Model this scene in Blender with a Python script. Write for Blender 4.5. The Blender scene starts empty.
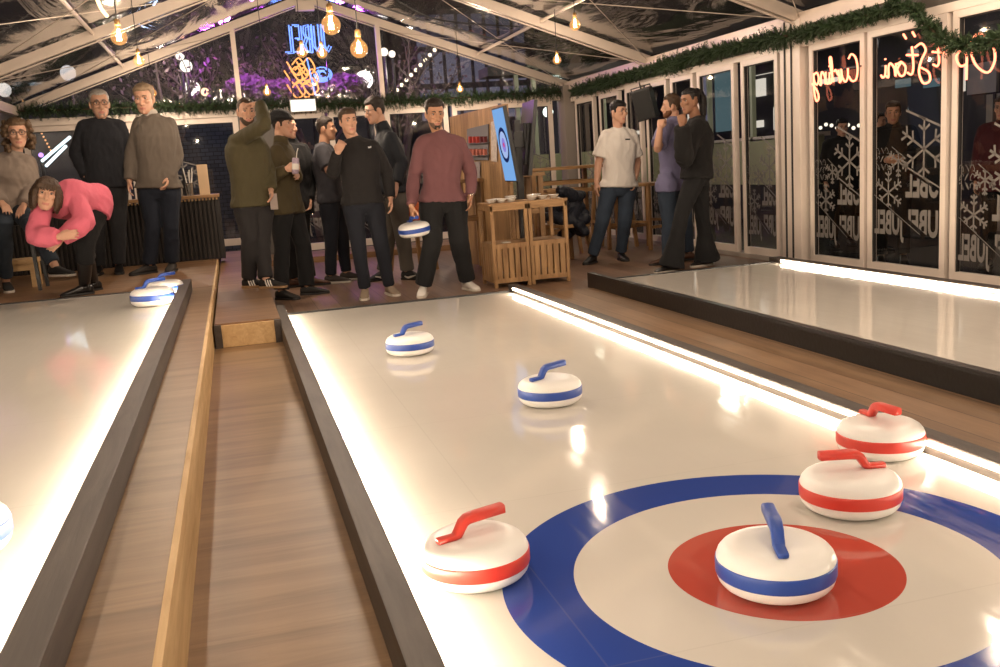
import bpy, bmesh, math, random
from mathutils import Vector, Matrix, noise
from mathutils.bvhtree import BVHTree
random.seed(7)
S = bpy.context.scene
COL = S.collection
PI = math.pi
V = Vector
# ---------------------------------------------------------------- camera
CR = V((0.9602052255, -0.2713543837, -0.0661265704))
CU = V((0.1103003628, 0.1509093360, 0.9823747769))
CF = V((0.2565925854, 0.9505751789, -0.1748344199))
FPX = 949.263
EYE = V((0, 0, 1.0))
cd = bpy.data.cameras.new('camera'); cam = bpy.data.objects.new('camera', cd); COL.objects.link(cam)
cd.sensor_width = 36; cd.lens = 36 * FPX / 1000; cd.clip_start = .05; cd.clip_end = 200
M = Matrix((CR, CU, -CF)).transposed().to_4x4(); M.translation = EYE
cam.matrix_world = M
S.camera = cam
S.view_settings.view_transform = 'Standard'; S.view_settings.look = 'None'
S.view_settings.exposure = 0; S.view_settings.gamma = 1; S.view_settings.use_curve_mapping = False
cy = S.cycles
cy.use_denoising = True
cy.max_bounces = 8; cy.diffuse_bounces = 3; cy.glossy_bounces = 4; cy.transmission_bounces = 4; cy.transparent_max_bounces = 20
cy.sample_clamp_indirect = 6; cy.caustics_reflective = False; cy.caustics_refractive = False

def ray(px, py):
    return (CR * ((px - 500) / FPX) - CU * ((py - 333.5) / FPX) + CF)
def at(px, py, Y):                 # point seen at a pixel, on the plane of depth Y
    v = ray(px, py); return EYE + v * (Y / v.y)
def onz(px, py, z):
    v = ray(px, py); return EYE + v * ((z - 1) / v.z)

# ---------------------------------------------------------------- materials
MATS = {}
def mat(name, col, rough=.6, metal=0, bump=0, bscale=60, spec=.5, emit=None, estr=0, var=0, vscale=8, sheen=0, coat=0):
    if name in MATS: return MATS[name]
    m = bpy.data.materials.new(name); m.use_nodes = True; MATS[name] = m
    nt = m.node_tree; b = nt.nodes['Principled BSDF']; L = nt.links.new
    c = (*col, 1)
    b.inputs['Base Color'].default_value = c
    b.inputs['Roughness'].default_value = rough; b.inputs['Metallic'].default_value = metal
    b.inputs['Specular IOR Level'].default_value = spec
    if sheen: b.inputs['Sheen Weight'].default_value = sheen; b.inputs['Sheen Roughness'].default_value = .5
    if coat: b.inputs['Coat Weight'].default_value = coat
    if emit: b.inputs['Emission Color'].default_value = (*emit, 1); b.inputs['Emission Strength'].default_value = estr
    if bump or var:
        tc = nt.nodes.new('ShaderNodeTexCoord')
        if bump:
            n = nt.nodes.new('ShaderNodeTexNoise'); n.inputs['Scale'].default_value = bscale; n.inputs['Detail'].default_value = 4
            L(tc.outputs['Object'], n.inputs['Vector'])
            bp = nt.nodes.new('ShaderNodeBump'); bp.inputs['Strength'].default_value = bump; bp.inputs['Distance'].default_value = .01
            L(n.outputs['Fac'], bp.inputs['Height']); L(bp.outputs['Normal'], b.inputs['Normal'])
        if var:
            n2 = nt.nodes.new('ShaderNodeTexNoise'); n2.inputs['Scale'].default_value = vscale; n2.inputs['Detail'].default_value = 5
            L(tc.outputs['Object'], n2.inputs['Vector'])
            mx = nt.nodes.new('ShaderNodeMix'); mx.data_type = 'RGBA'
            mx.inputs[6].default_value = (*[x * (1 - var) for x in col], 1); mx.inputs[7].default_value = (*[min(1, x * (1 + var)) for x in col], 1)
            L(n2.outputs['Fac'], mx.inputs[0]); L(mx.outputs[2], b.inputs['Base Color'])
    return m

def wood(name, dark, light, axis='x', rough=.5, scale=1.0, plank=0, pdir='y', bump=.15, spec=.4):
    """grain runs along AXIS; optional board joints every PLANK metres along PDIR"""
    if name in MATS: return MATS[name]
    m = bpy.data.materials.new(name); m.use_nodes = True; MATS[name] = m
    nt = m.node_tree; b = nt.nodes['Principled BSDF']; L = nt.links.new; N = nt.nodes.new
    b.inputs['Roughness'].default_value = rough; b.inputs['Specular IOR Level'].default_value = spec
    tc = N('ShaderNodeTexCoord'); mp = N('ShaderNodeMapping')
    s = {'x': (1.2, 14, 14), 'y': (14, 1.2, 14), 'z': (14, 14, 1.2)}[axis]
    mp.inputs['Scale'].default_value = [q * scale for q in s]
    L(tc.outputs['Object'], mp.inputs['Vector'])
    n1 = N('ShaderNodeTexNoise'); n1.inputs['Scale'].default_value = 1; n1.inputs['Detail'].default_value = 8; n1.inputs['Roughness'].default_value = .65; n1.inputs['Distortion'].default_value = .6
    L(mp.outputs['Vector'], n1.inputs['Vector'])
    n2 = N('ShaderNodeTexNoise'); n2.inputs['Scale'].default_value = 3.1; n2.inputs['Detail'].default_value = 2
    L(tc.outputs['Object'], n2.inputs['Vector'])
    ad = N('ShaderNodeMath'); ad.operation = 'MULTIPLY_ADD'; ad.inputs[1].default_value = .35; L(n2.outputs['Fac'], ad.inputs[0]); L(n1.outputs['Fac'], ad.inputs[2])
    rp = N('ShaderNodeValToRGB'); rp.color_ramp.elements[0].position = .48; rp.color_ramp.elements[1].position = .85
    rp.color_ramp.elements[0].color = (*dark, 1); rp.color_ramp.elements[1].color = (*light, 1)
    L(ad.outputs[0], rp.inputs['Fac'])
    col = rp.outputs['Color']
    if plank:
        sx = N('ShaderNodeSeparateXYZ'); L(tc.outputs['Object'], sx.inputs[0])
        dv = N('ShaderNodeMath'); dv.operation = 'DIVIDE'; dv.inputs[1].default_value = plank; L(sx.outputs['xyz'.index(pdir)], dv.inputs[0])
        fr = N('ShaderNodeMath'); fr.operation = 'FRACT'; L(dv.outputs[0], fr.inputs[0])
        lt = N('ShaderNodeMath'); lt.operation = 'LESS_THAN'; lt.inputs[1].default_value = .03; L(fr.outputs[0], lt.inputs[0])
        fl = N('ShaderNodeMath'); fl.operation = 'FLOOR'; L(dv.outputs[0], fl.inputs[0])
        wn = N('ShaderNodeTexWhiteNoise'); wn.noise_dimensions = '1D'; L(fl.outputs[0], wn.inputs['W'])
        mr = N('ShaderNodeMapRange'); mr.inputs['To Min'].default_value = .75; mr.inputs['To Max'].default_value = 1.15; L(wn.outputs['Value'], mr.inputs['Value'])
        ml = N('ShaderNodeMix'); ml.data_type = 'RGBA'; ml.blend_type = 'MULTIPLY'; ml.inputs[0].default_value = 1; L(col, ml.inputs[6]); L(mr.outputs[0], ml.inputs[7])
        mx = N('ShaderNodeMix'); mx.data_type = 'RGBA'; mx.inputs[7].default_value = (*[q * .35 for q in dark], 1); L(lt.outputs[0], mx.inputs[0]); L(ml.outputs[2], mx.inputs[6])
        col = mx.outputs[2]
    L(col, b.inputs['Base Color'])
    bp = N('ShaderNodeBump'); bp.inputs['Strength'].default_value = bump; bp.inputs['Distance'].default_value = .004
    L(n1.outputs['Fac'], bp.inputs['Height']); L(bp.outputs['Normal'], b.inputs['Normal'])
    return m

def emis(name, col, strength):
    if name in MATS: return MATS[name]
    m = bpy.data.materials.new(name); m.use_nodes = True; MATS[name] = m
    nt = m.node_tree; nt.nodes.remove(nt.nodes['Principled BSDF'])
    e = nt.nodes.new('ShaderNodeEmission'); e.inputs[0].default_value = (*col, 1); e.inputs[1].default_value = strength
    nt.links.new(e.outputs[0], nt.nodes['Material Output'].inputs[0]); return m

def schlick(nt, ge):
    """Fresnel reflectance that is the same from both sides of a thin sheet"""
    N = nt.nodes.new; L = nt.links.new
    d = N('ShaderNodeVectorMath'); d.operation = 'DOT_PRODUCT'; L(ge.outputs['Incoming'], d.inputs[0]); L(ge.outputs['Normal'], d.inputs[1])
    a = N('ShaderNodeMath'); a.operation = 'ABSOLUTE'; L(d.outputs['Value'], a.inputs[0])
    o = N('ShaderNodeMath'); o.operation = 'SUBTRACT'; o.inputs[0].default_value = 1; o.use_clamp = True; L(a.outputs[0], o.inputs[1])
    p = N('ShaderNodeMath'); p.operation = 'POWER'; p.inputs[1].default_value = 5; L(o.outputs[0], p.inputs[0])
    m = N('ShaderNodeMath'); m.operation = 'MULTIPLY_ADD'; m.inputs[1].default_value = .94; m.inputs[2].default_value = .06; L(p.outputs[0], m.inputs[0])
    return m

def film(name, tint=(.6, .6, .62), gloss=.2, rough=.08, diff=.0, dcol=(.5, .45, .4), bump=.3, bscale=1.5, stretch=(1, 1, 1), fres=1.0):
    """clear sheet: tinted transparency + mirror reflection (+ a little haze)"""
    if name in MATS: return MATS[name]
    m = bpy.data.materials.new(name); m.use_nodes = True; MATS[name] = m
    nt = m.node_tree; N = nt.nodes.new; L = nt.links.new
    nt.nodes.remove(nt.nodes['Principled BSDF'])
    t = N('ShaderNodeBsdfTransparent'); t.inputs[0].default_value = (*tint, 1)
    g = N('ShaderNodeBsdfGlossy'); g.inputs['Roughness'].default_value = rough; g.inputs[0].default_value = (1, 1, 1, 1)
    ge = N('ShaderNodeNewGeometry'); fr = schlick(nt, ge)
    ma = N('ShaderNodeMath'); ma.operation = 'MULTIPLY_ADD'; ma.inputs[1].default_value = fres; ma.inputs[2].default_value = gloss; ma.use_clamp = True; L(fr.outputs[0], ma.inputs[0])
    mx = N('ShaderNodeMixShader'); L(ma.outputs[0], mx.inputs[0]); L(t.outputs[0], mx.inputs[1]); L(g.outputs[0], mx.inputs[2])
    out = mx.outputs[0]
    if bump:
        tc = N('ShaderNodeTexCoord'); mp = N('ShaderNodeMapping'); mp.inputs['Scale'].default_value = stretch; L(tc.outputs['Object'], mp.inputs[0])
        n = N('ShaderNodeTexNoise'); n.inputs['Scale'].default_value = bscale; n.inputs['Detail'].default_value = 3; n.inputs['Distortion'].default_value = 1.2; L(mp.outputs[0], n.inputs['Vector'])
        bp = N('ShaderNodeBump'); bp.inputs['Strength'].default_value = bump; bp.inputs['Distance'].default_value = .15; L(n.outputs['Fac'], bp.inputs['Height']); L(bp.outputs[0], g.inputs['Normal'])
    if diff:
        d = N('ShaderNodeBsdfDiffuse'); d.inputs[0].default_value = (*dcol, 1)
        m2 = N('ShaderNodeMixShader'); m2.inputs[0].default_value = diff; L(out, m2.inputs[1]); L(d.outputs[0], m2.inputs[2]); out = m2.outputs[0]
    L(out, nt.nodes['Material Output'].inputs[0]); return m

# ---------------------------------------------------------------- object helpers
def tag(o, label=None, cat=None, group=None, kind=None):
    if label: o['label'] = label
    if cat: o['category'] = cat
    if group: o['group'] = group
    if kind: o['kind'] = kind
    return o
def empty(name, loc=(0, 0, 0), rz=0, label=None, cat=None, group=None, kind=None):
    o = bpy.data.objects.new(name, None); COL.objects.link(o); o.location = loc; o.rotation_euler = (0, 0, rz); o.empty_display_size = .1
    return tag(o, label, cat, group, kind)
def obj(name, bm, m, parent=None, smooth=False, recalc=True):
    me = bpy.data.meshes.new(name)
    if recalc: bmesh.ops.recalc_face_normals(bm, faces=bm.faces[:])
    bm.to_mesh(me); bm.free()
    return link(name, me, m, parent, smooth)
def link(name, me, m, parent=None, smooth=False):
    o = bpy.data.objects.new(name, me); COL.objects.link(o)
    for q in (m if isinstance(m, (list, tuple)) else [m]): me.materials.append(q)
    if smooth:
        me.polygons.foreach_set('use_smooth', [True] * len(me.polygons))
    if parent: o.parent = parent
    return o
def kids(o): return [c for c in o.children]
def copy_tree(o, parent=None):
    c = o.copy(); COL.objects.link(c)
    if parent: c.parent = parent
    for k in kids(o): copy_tree(k, c)
    return c

def box(bm, lo, hi, mtx=None, mi=0, bev=0):
    lo, hi = V(lo), V(hi)
    vs = []
    for x in (lo.x, hi.x):
        for y in (lo.y, hi.y):
            for z in (lo.z, hi.z):
                p = V((x, y, z)); vs.append(bm.verts.new(mtx @ p if mtx else p))
    fs = []
    for f in ((0, 1, 3, 2), (4, 6, 7, 5), (0, 4, 5, 1), (2, 3, 7, 6), (0, 2, 6, 4), (1, 5, 7, 3)):
        fc = bm.faces.new([vs[i] for i in f]); fc.material_index = mi; fs.append(fc)
    if bev:
        es = list({e for f in fs for e in f.edges})
        bmesh.ops.bevel(bm, geom=es, offset=bev, segments=2, affect='EDGES', profile=.7)
    return fs
def bxo(name, lo, hi, m, parent=None, bev=.004):
    bm = bmesh.new(); box(bm, lo, hi, bev=bev); return obj(name, bm, m, parent)
def frame_of(d, ref=None):
    d = d.normalized(); r = ref if ref is not None else V((0, 0, 1))
    if abs(d.dot(r.normalized())) > .98: r = V((1, 0, 0)) if abs(d.x) < .9 else V((0, 1, 0))
    a = r.cross(d).normalized(); b = d.cross(a).normalized()
    return a, b
def tube(bm, pts, rad, n=8, cap=True, ref=None, mi=0, squash=1.0):
    """swept tube; rad is a number, a list, or a list of (ra, rb)"""
    pts = [V(p) for p in pts]
    if not isinstance(rad, (list, tuple)): rad = [rad] * len(pts)
    rings = []; pa = None
    for i, p in enumerate(pts):
        d = (pts[min(i + 1, len(pts) - 1)] - pts[max(i - 1, 0)])
        if d.length < 1e-9: d = V((0, 0, 1))
        a, b = frame_of(d, ref)
        if ref is None and pa is not None:          # carry the frame along
            d.normalize(); q = pa - d * pa.dot(d)
            if q.length > 1e-4: a = q.normalized(); b = d.cross(a).normalized()
        pa = a
        r = rad[i]; ra, rb = r if isinstance(r, (list, tuple)) else (r, r * squash)
        rings.append([bm.verts.new(p + a * (ra * math.cos(2 * PI * k / n)) + b * (rb * math.sin(2 * PI * k / n))) for k in range(n)])
    for i in range(len(rings) - 1):
        for k in range(n):
            f = bm.faces.new((rings[i][k], rings[i][(k + 1) % n], rings[i + 1][(k + 1) % n], rings[i + 1][k])); f.material_index = mi
    if cap:
        bm.faces.new(rings[0][::-1]).material_index = mi; bm.faces.new(rings[-1]).material_index = mi
def bar(bm, p, q, w, h, ref=None, mi=0):
    p, q = V(p), V(q); d = (q - p); a, b = frame_of(d, ref)
    vs = [[bm.verts.new(c + a * (sx * w / 2) + b * (sy * h / 2)) for sx, sy in ((-1, -1), (1, -1), (1, 1), (-1, 1))] for c in (p, q)]
    for k in range(4): bm.faces.new((vs[0][k], vs[0][(k + 1) % 4], vs[1][(k + 1) % 4], vs[1][k])).material_index = mi
    bm.faces.new(vs[0][::-1]).material_index = mi; bm.faces.new(vs[1]).material_index = mi
def lathe(bm, prof, n=32, c=(0, 0, 0), mi=0, mtx=None):
    c = V(c); rings = []
    T = (lambda p: mtx @ p) if mtx else (lambda p: p)
    for r, z in prof:
        if r < 1e-5: rings.append([bm.verts.new(T(c + V((0, 0, z))))])
        else: rings.append([bm.verts.new(T(c + V((r * math.cos(2 * PI * k / n), r * math.sin(2 * PI * k / n), z)))) for k in range(n)])
    for i in range(len(rings) - 1):
        A, B = rings[i], rings[i + 1]
        for k in range(n):
            a0, a1, b0, b1 = A[k % len(A)], A[(k + 1) % len(A)], B[k % len(B)], B[(k + 1) % len(B)]
            vs = []
            for v in (a0, a1, b1, b0):
                if v not in vs: vs.append(v)
            if len(vs) > 2: bm.faces.new(vs).material_index = mi
def ball(bm, c, r, n=12, m=8, sc=(1, 1, 1), mtx=None, mi=0):
    prof = [(r * math.sin(PI * i / m), -r * math.cos(PI * i / m)) for i in range(m + 1)]
    S_ = Matrix.Diagonal((*sc, 1)); T = Matrix.Translation(V(c)) @ (mtx.to_4x4() if mtx else Matrix.Identity(4)) @ S_
    lathe(bm, prof, n, mtx=T, mi=mi)
def quad(bm, pts, mi=0):
    f = bm.faces.new([bm.verts.new(V(p)) for p in pts]); f.material_index = mi; return f
def light(name, loc, energy, col, r=.05):
    l = bpy.data.lights.new(name, 'POINT'); l.energy = energy; l.color = col; l.shadow_soft_size = r
    o = bpy.data.objects.new(name, l); COL.objects.link(o); o.location = loc; return o
# ================================================================ THE SETTING
ZF, ZL, ZP = -.04, .18, .12          # floor, raised deck on the left, low platform
XR, XL, YB, YF = 4.76, -2.42, 13.1, -3.0
RX, RZ, EZ = 1.2, 3.3, 2.03          # ridge, eave
oak = wood('oak_board', (.148, .084, .041), (.262, .164, .086), 'x', .42, .8)
oak_deck = wood('oak_deck', (.15, .078, .037), (.265, .15, .078), 'x', .4, .8, plank=.62, pdir='y')
floor_m = wood('floor_laminate', (.115, .062, .038), (.205, .122, .076), 'y', .38, .7, plank=.19, pdir='x')
walk_m = wood('walk_laminate', (.155, .09, .048), (.265, .16, .088), 'y', .42, .7, plank=.16, pdir='x')
ply = wood('plywood_edge', (.46, .29, .13), (.66, .46, .24), 'y', .6, 1.5)
greyboard = wood('grey_stained_timber', (.045, .036, .032), (.088, .072, .062), 'y', .55, 1.4, bump=.4)
blackboard = mat('black_painted_board', (.018, .017, .017), .35, bump=.15, bscale=40)
white_al = mat('white_aluminium', (.72, .62, .54), .4, bump=.03, var=.06)
alu = mat('brushed_aluminium', (.62, .52, .44), .38, metal=.35, bump=.03, var=.08)
black = mat('black_plastic', (.012, .012, .013), .4)
rubber = mat('black_gasket', (.02, .018, .018), .6)

def structure(o, kind='structure'): o['kind'] = kind; return o
structure(bxo('floor', (XL - .3, -3, ZF - .1), (XR + .3, YB + .4, ZF), floor_m, bev=0))
structure(bxo('floor_corridor', (-.205, -1.5, ZF - .02), (.222, 6.3, ZF + .004), oak, bev=0))
structure(bxo('floor_walkway', (2.13, -1.5, ZF - .02), (2.76, 7.2, ZF + .004), walk_m, bev=0))
# raised walkway beside the left sheet, and the deck behind it
bm = bmesh.new(); box(bm, (-.40, -1.5, ZL - .02), (-.222, 8.02, ZL), bev=.001)
structure(obj('floor_raised_walkway', bm, oak))
bm = bmesh.new(); box(bm, (-.222, -1.5, ZF), (-.205, 10.9, ZL + .001), bev=.001)
structure(obj('trim_1', bm, ply))
structure(bxo('floor_left', (XL - .3, 8.02, ZF), (-.222, YB, ZL), oak_deck, bev=0))
structure(bxo('floor_platform', (-.19, 6.25, ZF), (.222, 12.9, ZP), oak_deck, bev=.004))
bm = bmesh.new(); box(bm, (-.165, 6.232, ZF + .006), (.185, 6.252, ZP - .012), bev=.002)
structure(obj('trim_2', bm, ply))
bm = bmesh.new()
for x in (-.195, .18): box(bm, (x, 6.225, ZF), (x + .045, 6.27, ZP - .006), bev=.003)
structure(obj('trim_3', bm, greyboard))
bxo('threshold', (.26, 11.95, ZF), (3.0, 12.95, .03), oak_deck).update_tag()
structure(bpy.data.objects['threshold'])

# ---- tent frame: rafters, purlins, eaves
def rafter(name, Y, w=.05, h=.10):
    bm = bmesh.new()
    for xs in (XL, XR):
        bar(bm, (xs, Y, EZ + .02), (RX, Y, RZ), w, h, ref=V((0, 1, 0)) if False else None)
        p, q = V((xs, Y, EZ + .02)), V((RX, Y, RZ)); d = (q - p).normalized(); nrm = V((-d.z, 0, d.x)); nrm = nrm if nrm.z < 0 else -nrm
        bar(bm, p + nrm * .07, q + nrm * .07, .022, .012)
    box(bm, (RX - .12, Y - .045, RZ - .16), (RX + .12, Y + .045, RZ - .05))
    return structure(obj(name, bm, alu))
for i, Y in enumerate((1.3, 4.3, 7.3, 10.3, 13.1)): rafter('beam_rafter', Y)
bm = bmesh.new()
for t in (.36,):
    for xs in (XL, XR):
        x = xs + (RX - xs) * t; z = EZ + (RZ - EZ) * t + .03
        tube(bm, [(x, YF, z), (x, YB, z)], .02, 8)
structure(obj('beam_purlin', bm, alu))
structure(bxo('beam_ridge', (RX - .035, YF, RZ - .01), (RX + .035, YB, RZ + .05), alu))
structure(bxo('beam_eave_right', (XR - .05, YF, EZ - .06), (XR + .06, YB, EZ + .05), alu))
structure(bxo('beam_eave_left', (XL - .06, YF, EZ - .06), (XL + .05, YB, EZ + .05), alu))
structure(bxo('beam_gable', (XL, YB - .06, 1.84), (XR, YB + .04, 1.93), white_al))
bm = bmesh.new()
for x in (.25, 2.12): box(bm, (x - .03, YB - .04, 1.9), (x + .03, YB + .02, EZ + (RZ - EZ) * (1 - abs(x - RX) / 3.6) - .02))
structure(obj('post_gable', bm, alu))
# wires along the roof that carry the sheet
steel = mat('steel_cable', (.10, .09, .08), .4, metal=.6)
bm = bmesh.new()
for Y0, Y1 in ((4.3, 7.3), (7.3, 10.3), (10.3, 13.1)):
    for xs in (XL, XR):
        a0 = V((xs, Y0, EZ)); r1 = V((RX + (xs - RX) * .3, Y1, RZ - .45)); r0 = V((RX + (xs - RX) * .3, Y0, RZ - .45)); a1 = V((xs, Y1, EZ))
        tube(bm, [a0, r1], .004, 6); tube(bm, [r0, a1], .004, 6)
structure(obj('trim_bracing_wires', bm, alu))

roof_m = film('clear_roof_sheet', (.55, .55, .58), .035, .10, .035, (.22, .19, .165), .30, .9, (2.2, .5, 1), 1.3)
bm = bmesh.new()
ny = 40; nx = 14
Ys = [YF + (YB + .1 - YF) * j / ny for j in range(ny + 1)]
def roofz(x, Y):
    t = abs(x - RX) / (RX - XL if x < RX else XR - RX)
    return RZ + .10 - (RZ - EZ) * t
def sag(Y):
    k = ((Y - 1.3) / 3.0) % 1.0
    return -.035 * math.sin(PI * k)
for sgn in (-1, 1):
    xe = XL - .08 if sgn < 0 else XR + .08
    g = []
    for Y in Ys:
        g.append([bm.verts.new((RX + (xe - RX) * i / nx, Y, roofz(RX + (xe - RX) * i / nx, Y) + sag(Y) + .012 * noise.noise(V((i * .9, Y * 1.3, sgn))))) for i in range(nx + 1)])
    for j in range(ny):
        for i in range(nx): bm.faces.new((g[j][i], g[j][i + 1], g[j + 1][i + 1], g[j + 1][i]))
structure(obj('ceiling', bm, roof_m, smooth=True))
gable_m = film('clear_gable_sheet', (.80, .80, .82), .05, .05, .012, (.3, .26, .24), .5, 1.3, (1, 1, .6))
bm = bmesh.new(); quad(bm, [(XL, YB + .03, 1.9), (XR, YB + .03, 1.9), (XR, YB + .03, EZ), (RX, YB + .03, RZ), (XL, YB + .03, EZ)])
structure(obj('window_gable', bm, gable_m))

# ---- glazed walls
glass = film('window_glass', (.88, .88, .88), .006, .02, 0, bump=0, fres=.9)
glass_r = film('window_glass_back', (.88, .88, .88), .008, .02, 0, bump=0, fres=1.0)
WN = [0]
def window(axis, c, u0, u1, z0, z1, fw=.045, depth=.05, fm=None, mid=None, panel=None, gasket=True):
    """one glazed unit in the plane X=c (axis 'x') or Y=c (axis 'y'); u runs along the wall"""
    WN[0] += 1
    P = (lambda u, d, z: (c + d, u, z)) if axis == 'x' else (lambda u, d, z: (u, c + d, z))
    def bx(bm, ua, ub, da, db, za, zb):
        a, b = P(ua, da, za), P(ub, db, zb)
        box(bm, [min(a[i], b[i]) for i in range(3)], [max(a[i], b[i]) for i in range(3)], bev=.003)
    e = empty('window_%d' % WN[0], P((u0 + u1) / 2, 0, z0)); structure(e)
    e.location = (0, 0, 0)
    bm = bmesh.new(); h = depth / 2
    bx(bm, u0, u0 + fw, -h, h, z0, z1); bx(bm, u1 - fw, u1, -h, h, z0, z1)
    bx(bm, u0 + fw, u1 - fw, -h, h, z0, z0 + fw * 1.3); bx(bm, u0 + fw, u1 - fw, -h, h, z1 - fw, z1)
    if mid: bx(bm, u0 + fw, u1 - fw, -h, h, mid - .025, mid + .025)
    obj('frame', bm, fm or white_al, e)
    bm = bmesh.new()
    if gasket:
        g = .008
        bx(bm, u0 + fw, u0 + fw + g, -h * .6, h * .6, z0 + fw, z1 - fw); bx(bm, u1 - fw - g, u1 - fw, -h * .6, h * .6, z0 + fw, z1 - fw)
        bx(bm, u0 + fw, u1 - fw, -h * .6, h * .6, z1 - fw - g, z1 - fw)
        obj('gasket', bm, rubber, e)
    bm = bmesh.new(); zz = z0 + fw
    if panel:
        zz = panel
    a, b = u0 + fw, u1 - fw
    quad(bm, [P(a, 0, zz), P(b, 0, zz), P(b, 0, z1 - fw), P(a, 0, z1 - fw)])
    obj('pane', bm, glass if axis == 'x' else glass_r, e)
    return e
# right wall, from near to far (Y of each unit, read along the wall)
RU = [(3.55, 4.37), (4.42, 4.93), (4.98, 5.505), (5.56, 6.38), (6.42, 7.14), (7.62, 8.26), (8.36, 9.16), (9.24, 9.80), (9.9, 10.5), (10.56, 11.04), (11.22, 11.86), (12.05, 12.75)]
RU = [(2.6, 3.4), (3.45, 4.2), (4.25, 4.72), (4.76, 5.49), (5.54, 6.38), (6.42, 7.14), (7.62, 8.25), (8.38, 9.13), (9.22, 9.75), (9.85, 10.4), (10.55, 11.0), (11.2, 11.85), (12.05, 12.75)]
RW = [window('x', XR, a, b, 0.0, 1.80, .05) for a, b in RU]
structure(bxo('post_right', (XR - .06, 7.22, ZF), (XR + .06, 7.52, EZ), white_al, bev=.008))
bm = bmesh.new(); box(bm, (XR - .07, 7.33, ZF), (XR - .055, 7.345, EZ)); box(bm, (XR - .07, 7.43, ZF), (XR - .055, 7.445, EZ))
structure(obj('trim_post_groove', bm, rubber))
bm = bmesh.new()
for a, b in ((2.5, 7.22), (7.52, YB)): box(bm, (XR - .03, a, 1.80), (XR + .04, b, 1.86), bev=.003)
structure(obj('trim_head_rail', bm, white_al))
bm = bmesh.new(); box(bm, (XR - .05, 2.5, ZF), (XR + .05, YB, 0.0), bev=.003)
structure(obj('trim_sill', bm, mat('sill_aluminium', (.36, .31, .27), .45, bump=.05)))
bm = bmesh.new(); box(bm, (XR + .0, 2.5, 1.86), (XR + .03, YB, EZ), bev=0)
structure(obj('wall_right', bm, mat('tent_fascia', (.10, .085, .072), .5)))
structure(bxo('post_right_corner', (XR - .13, YB - .22, ZF), (XR + .02, YB + .03, EZ), mat('grey_column', (.26, .22, .19), .5)))
# back wall
BU = [(-2.38, -1.22), (-1.17, .20), (.72, 1.32), (1.36, 2.04), (2.12, 3.0), (3.06, 3.72), (3.78, 4.52)]
BW = []
for i, (a, b) in enumerate(BU):
    BW.append(window('y', YB, a, b, ZL if i < 2 else .03, 1.84, .07, .06, mid=None, fm=white_al))
bm = bmesh.new(); box(bm, (.20, YB - .03, ZF), (.72, YB + .03, 1.84), bev=.003)
structure(obj('wall_back', bm, mat('back_panel', (.10, .085, .075), .5)))
# left wall: dark sheet and posts
bm = bmesh.new(); box(bm, (XL - .03, YF, ZF), (XL, YB, EZ))
structure(obj('wall_left', bm, mat('dark_tent_sheet', (.05, .045, .045), .35, bump=.1, bscale=6)))
# header strip of grey fascia under gable
# door furniture on the two white doors at the back
for k, x in ((0, 1.28), (1, 1.40)):
    bm = bmesh.new(); box(bm, (x - .012, YB - .055, .80), (x + .012, YB - .03, .98), bev=.003)
    tube(bm, [(x, YB - .05, .92), (x, YB - .09, .92), (x + (-.09 if k == 0 else .09), YB - .09, .92)], .008, 8)
    obj('handle', bm, alu, BW[2 + k])
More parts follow.
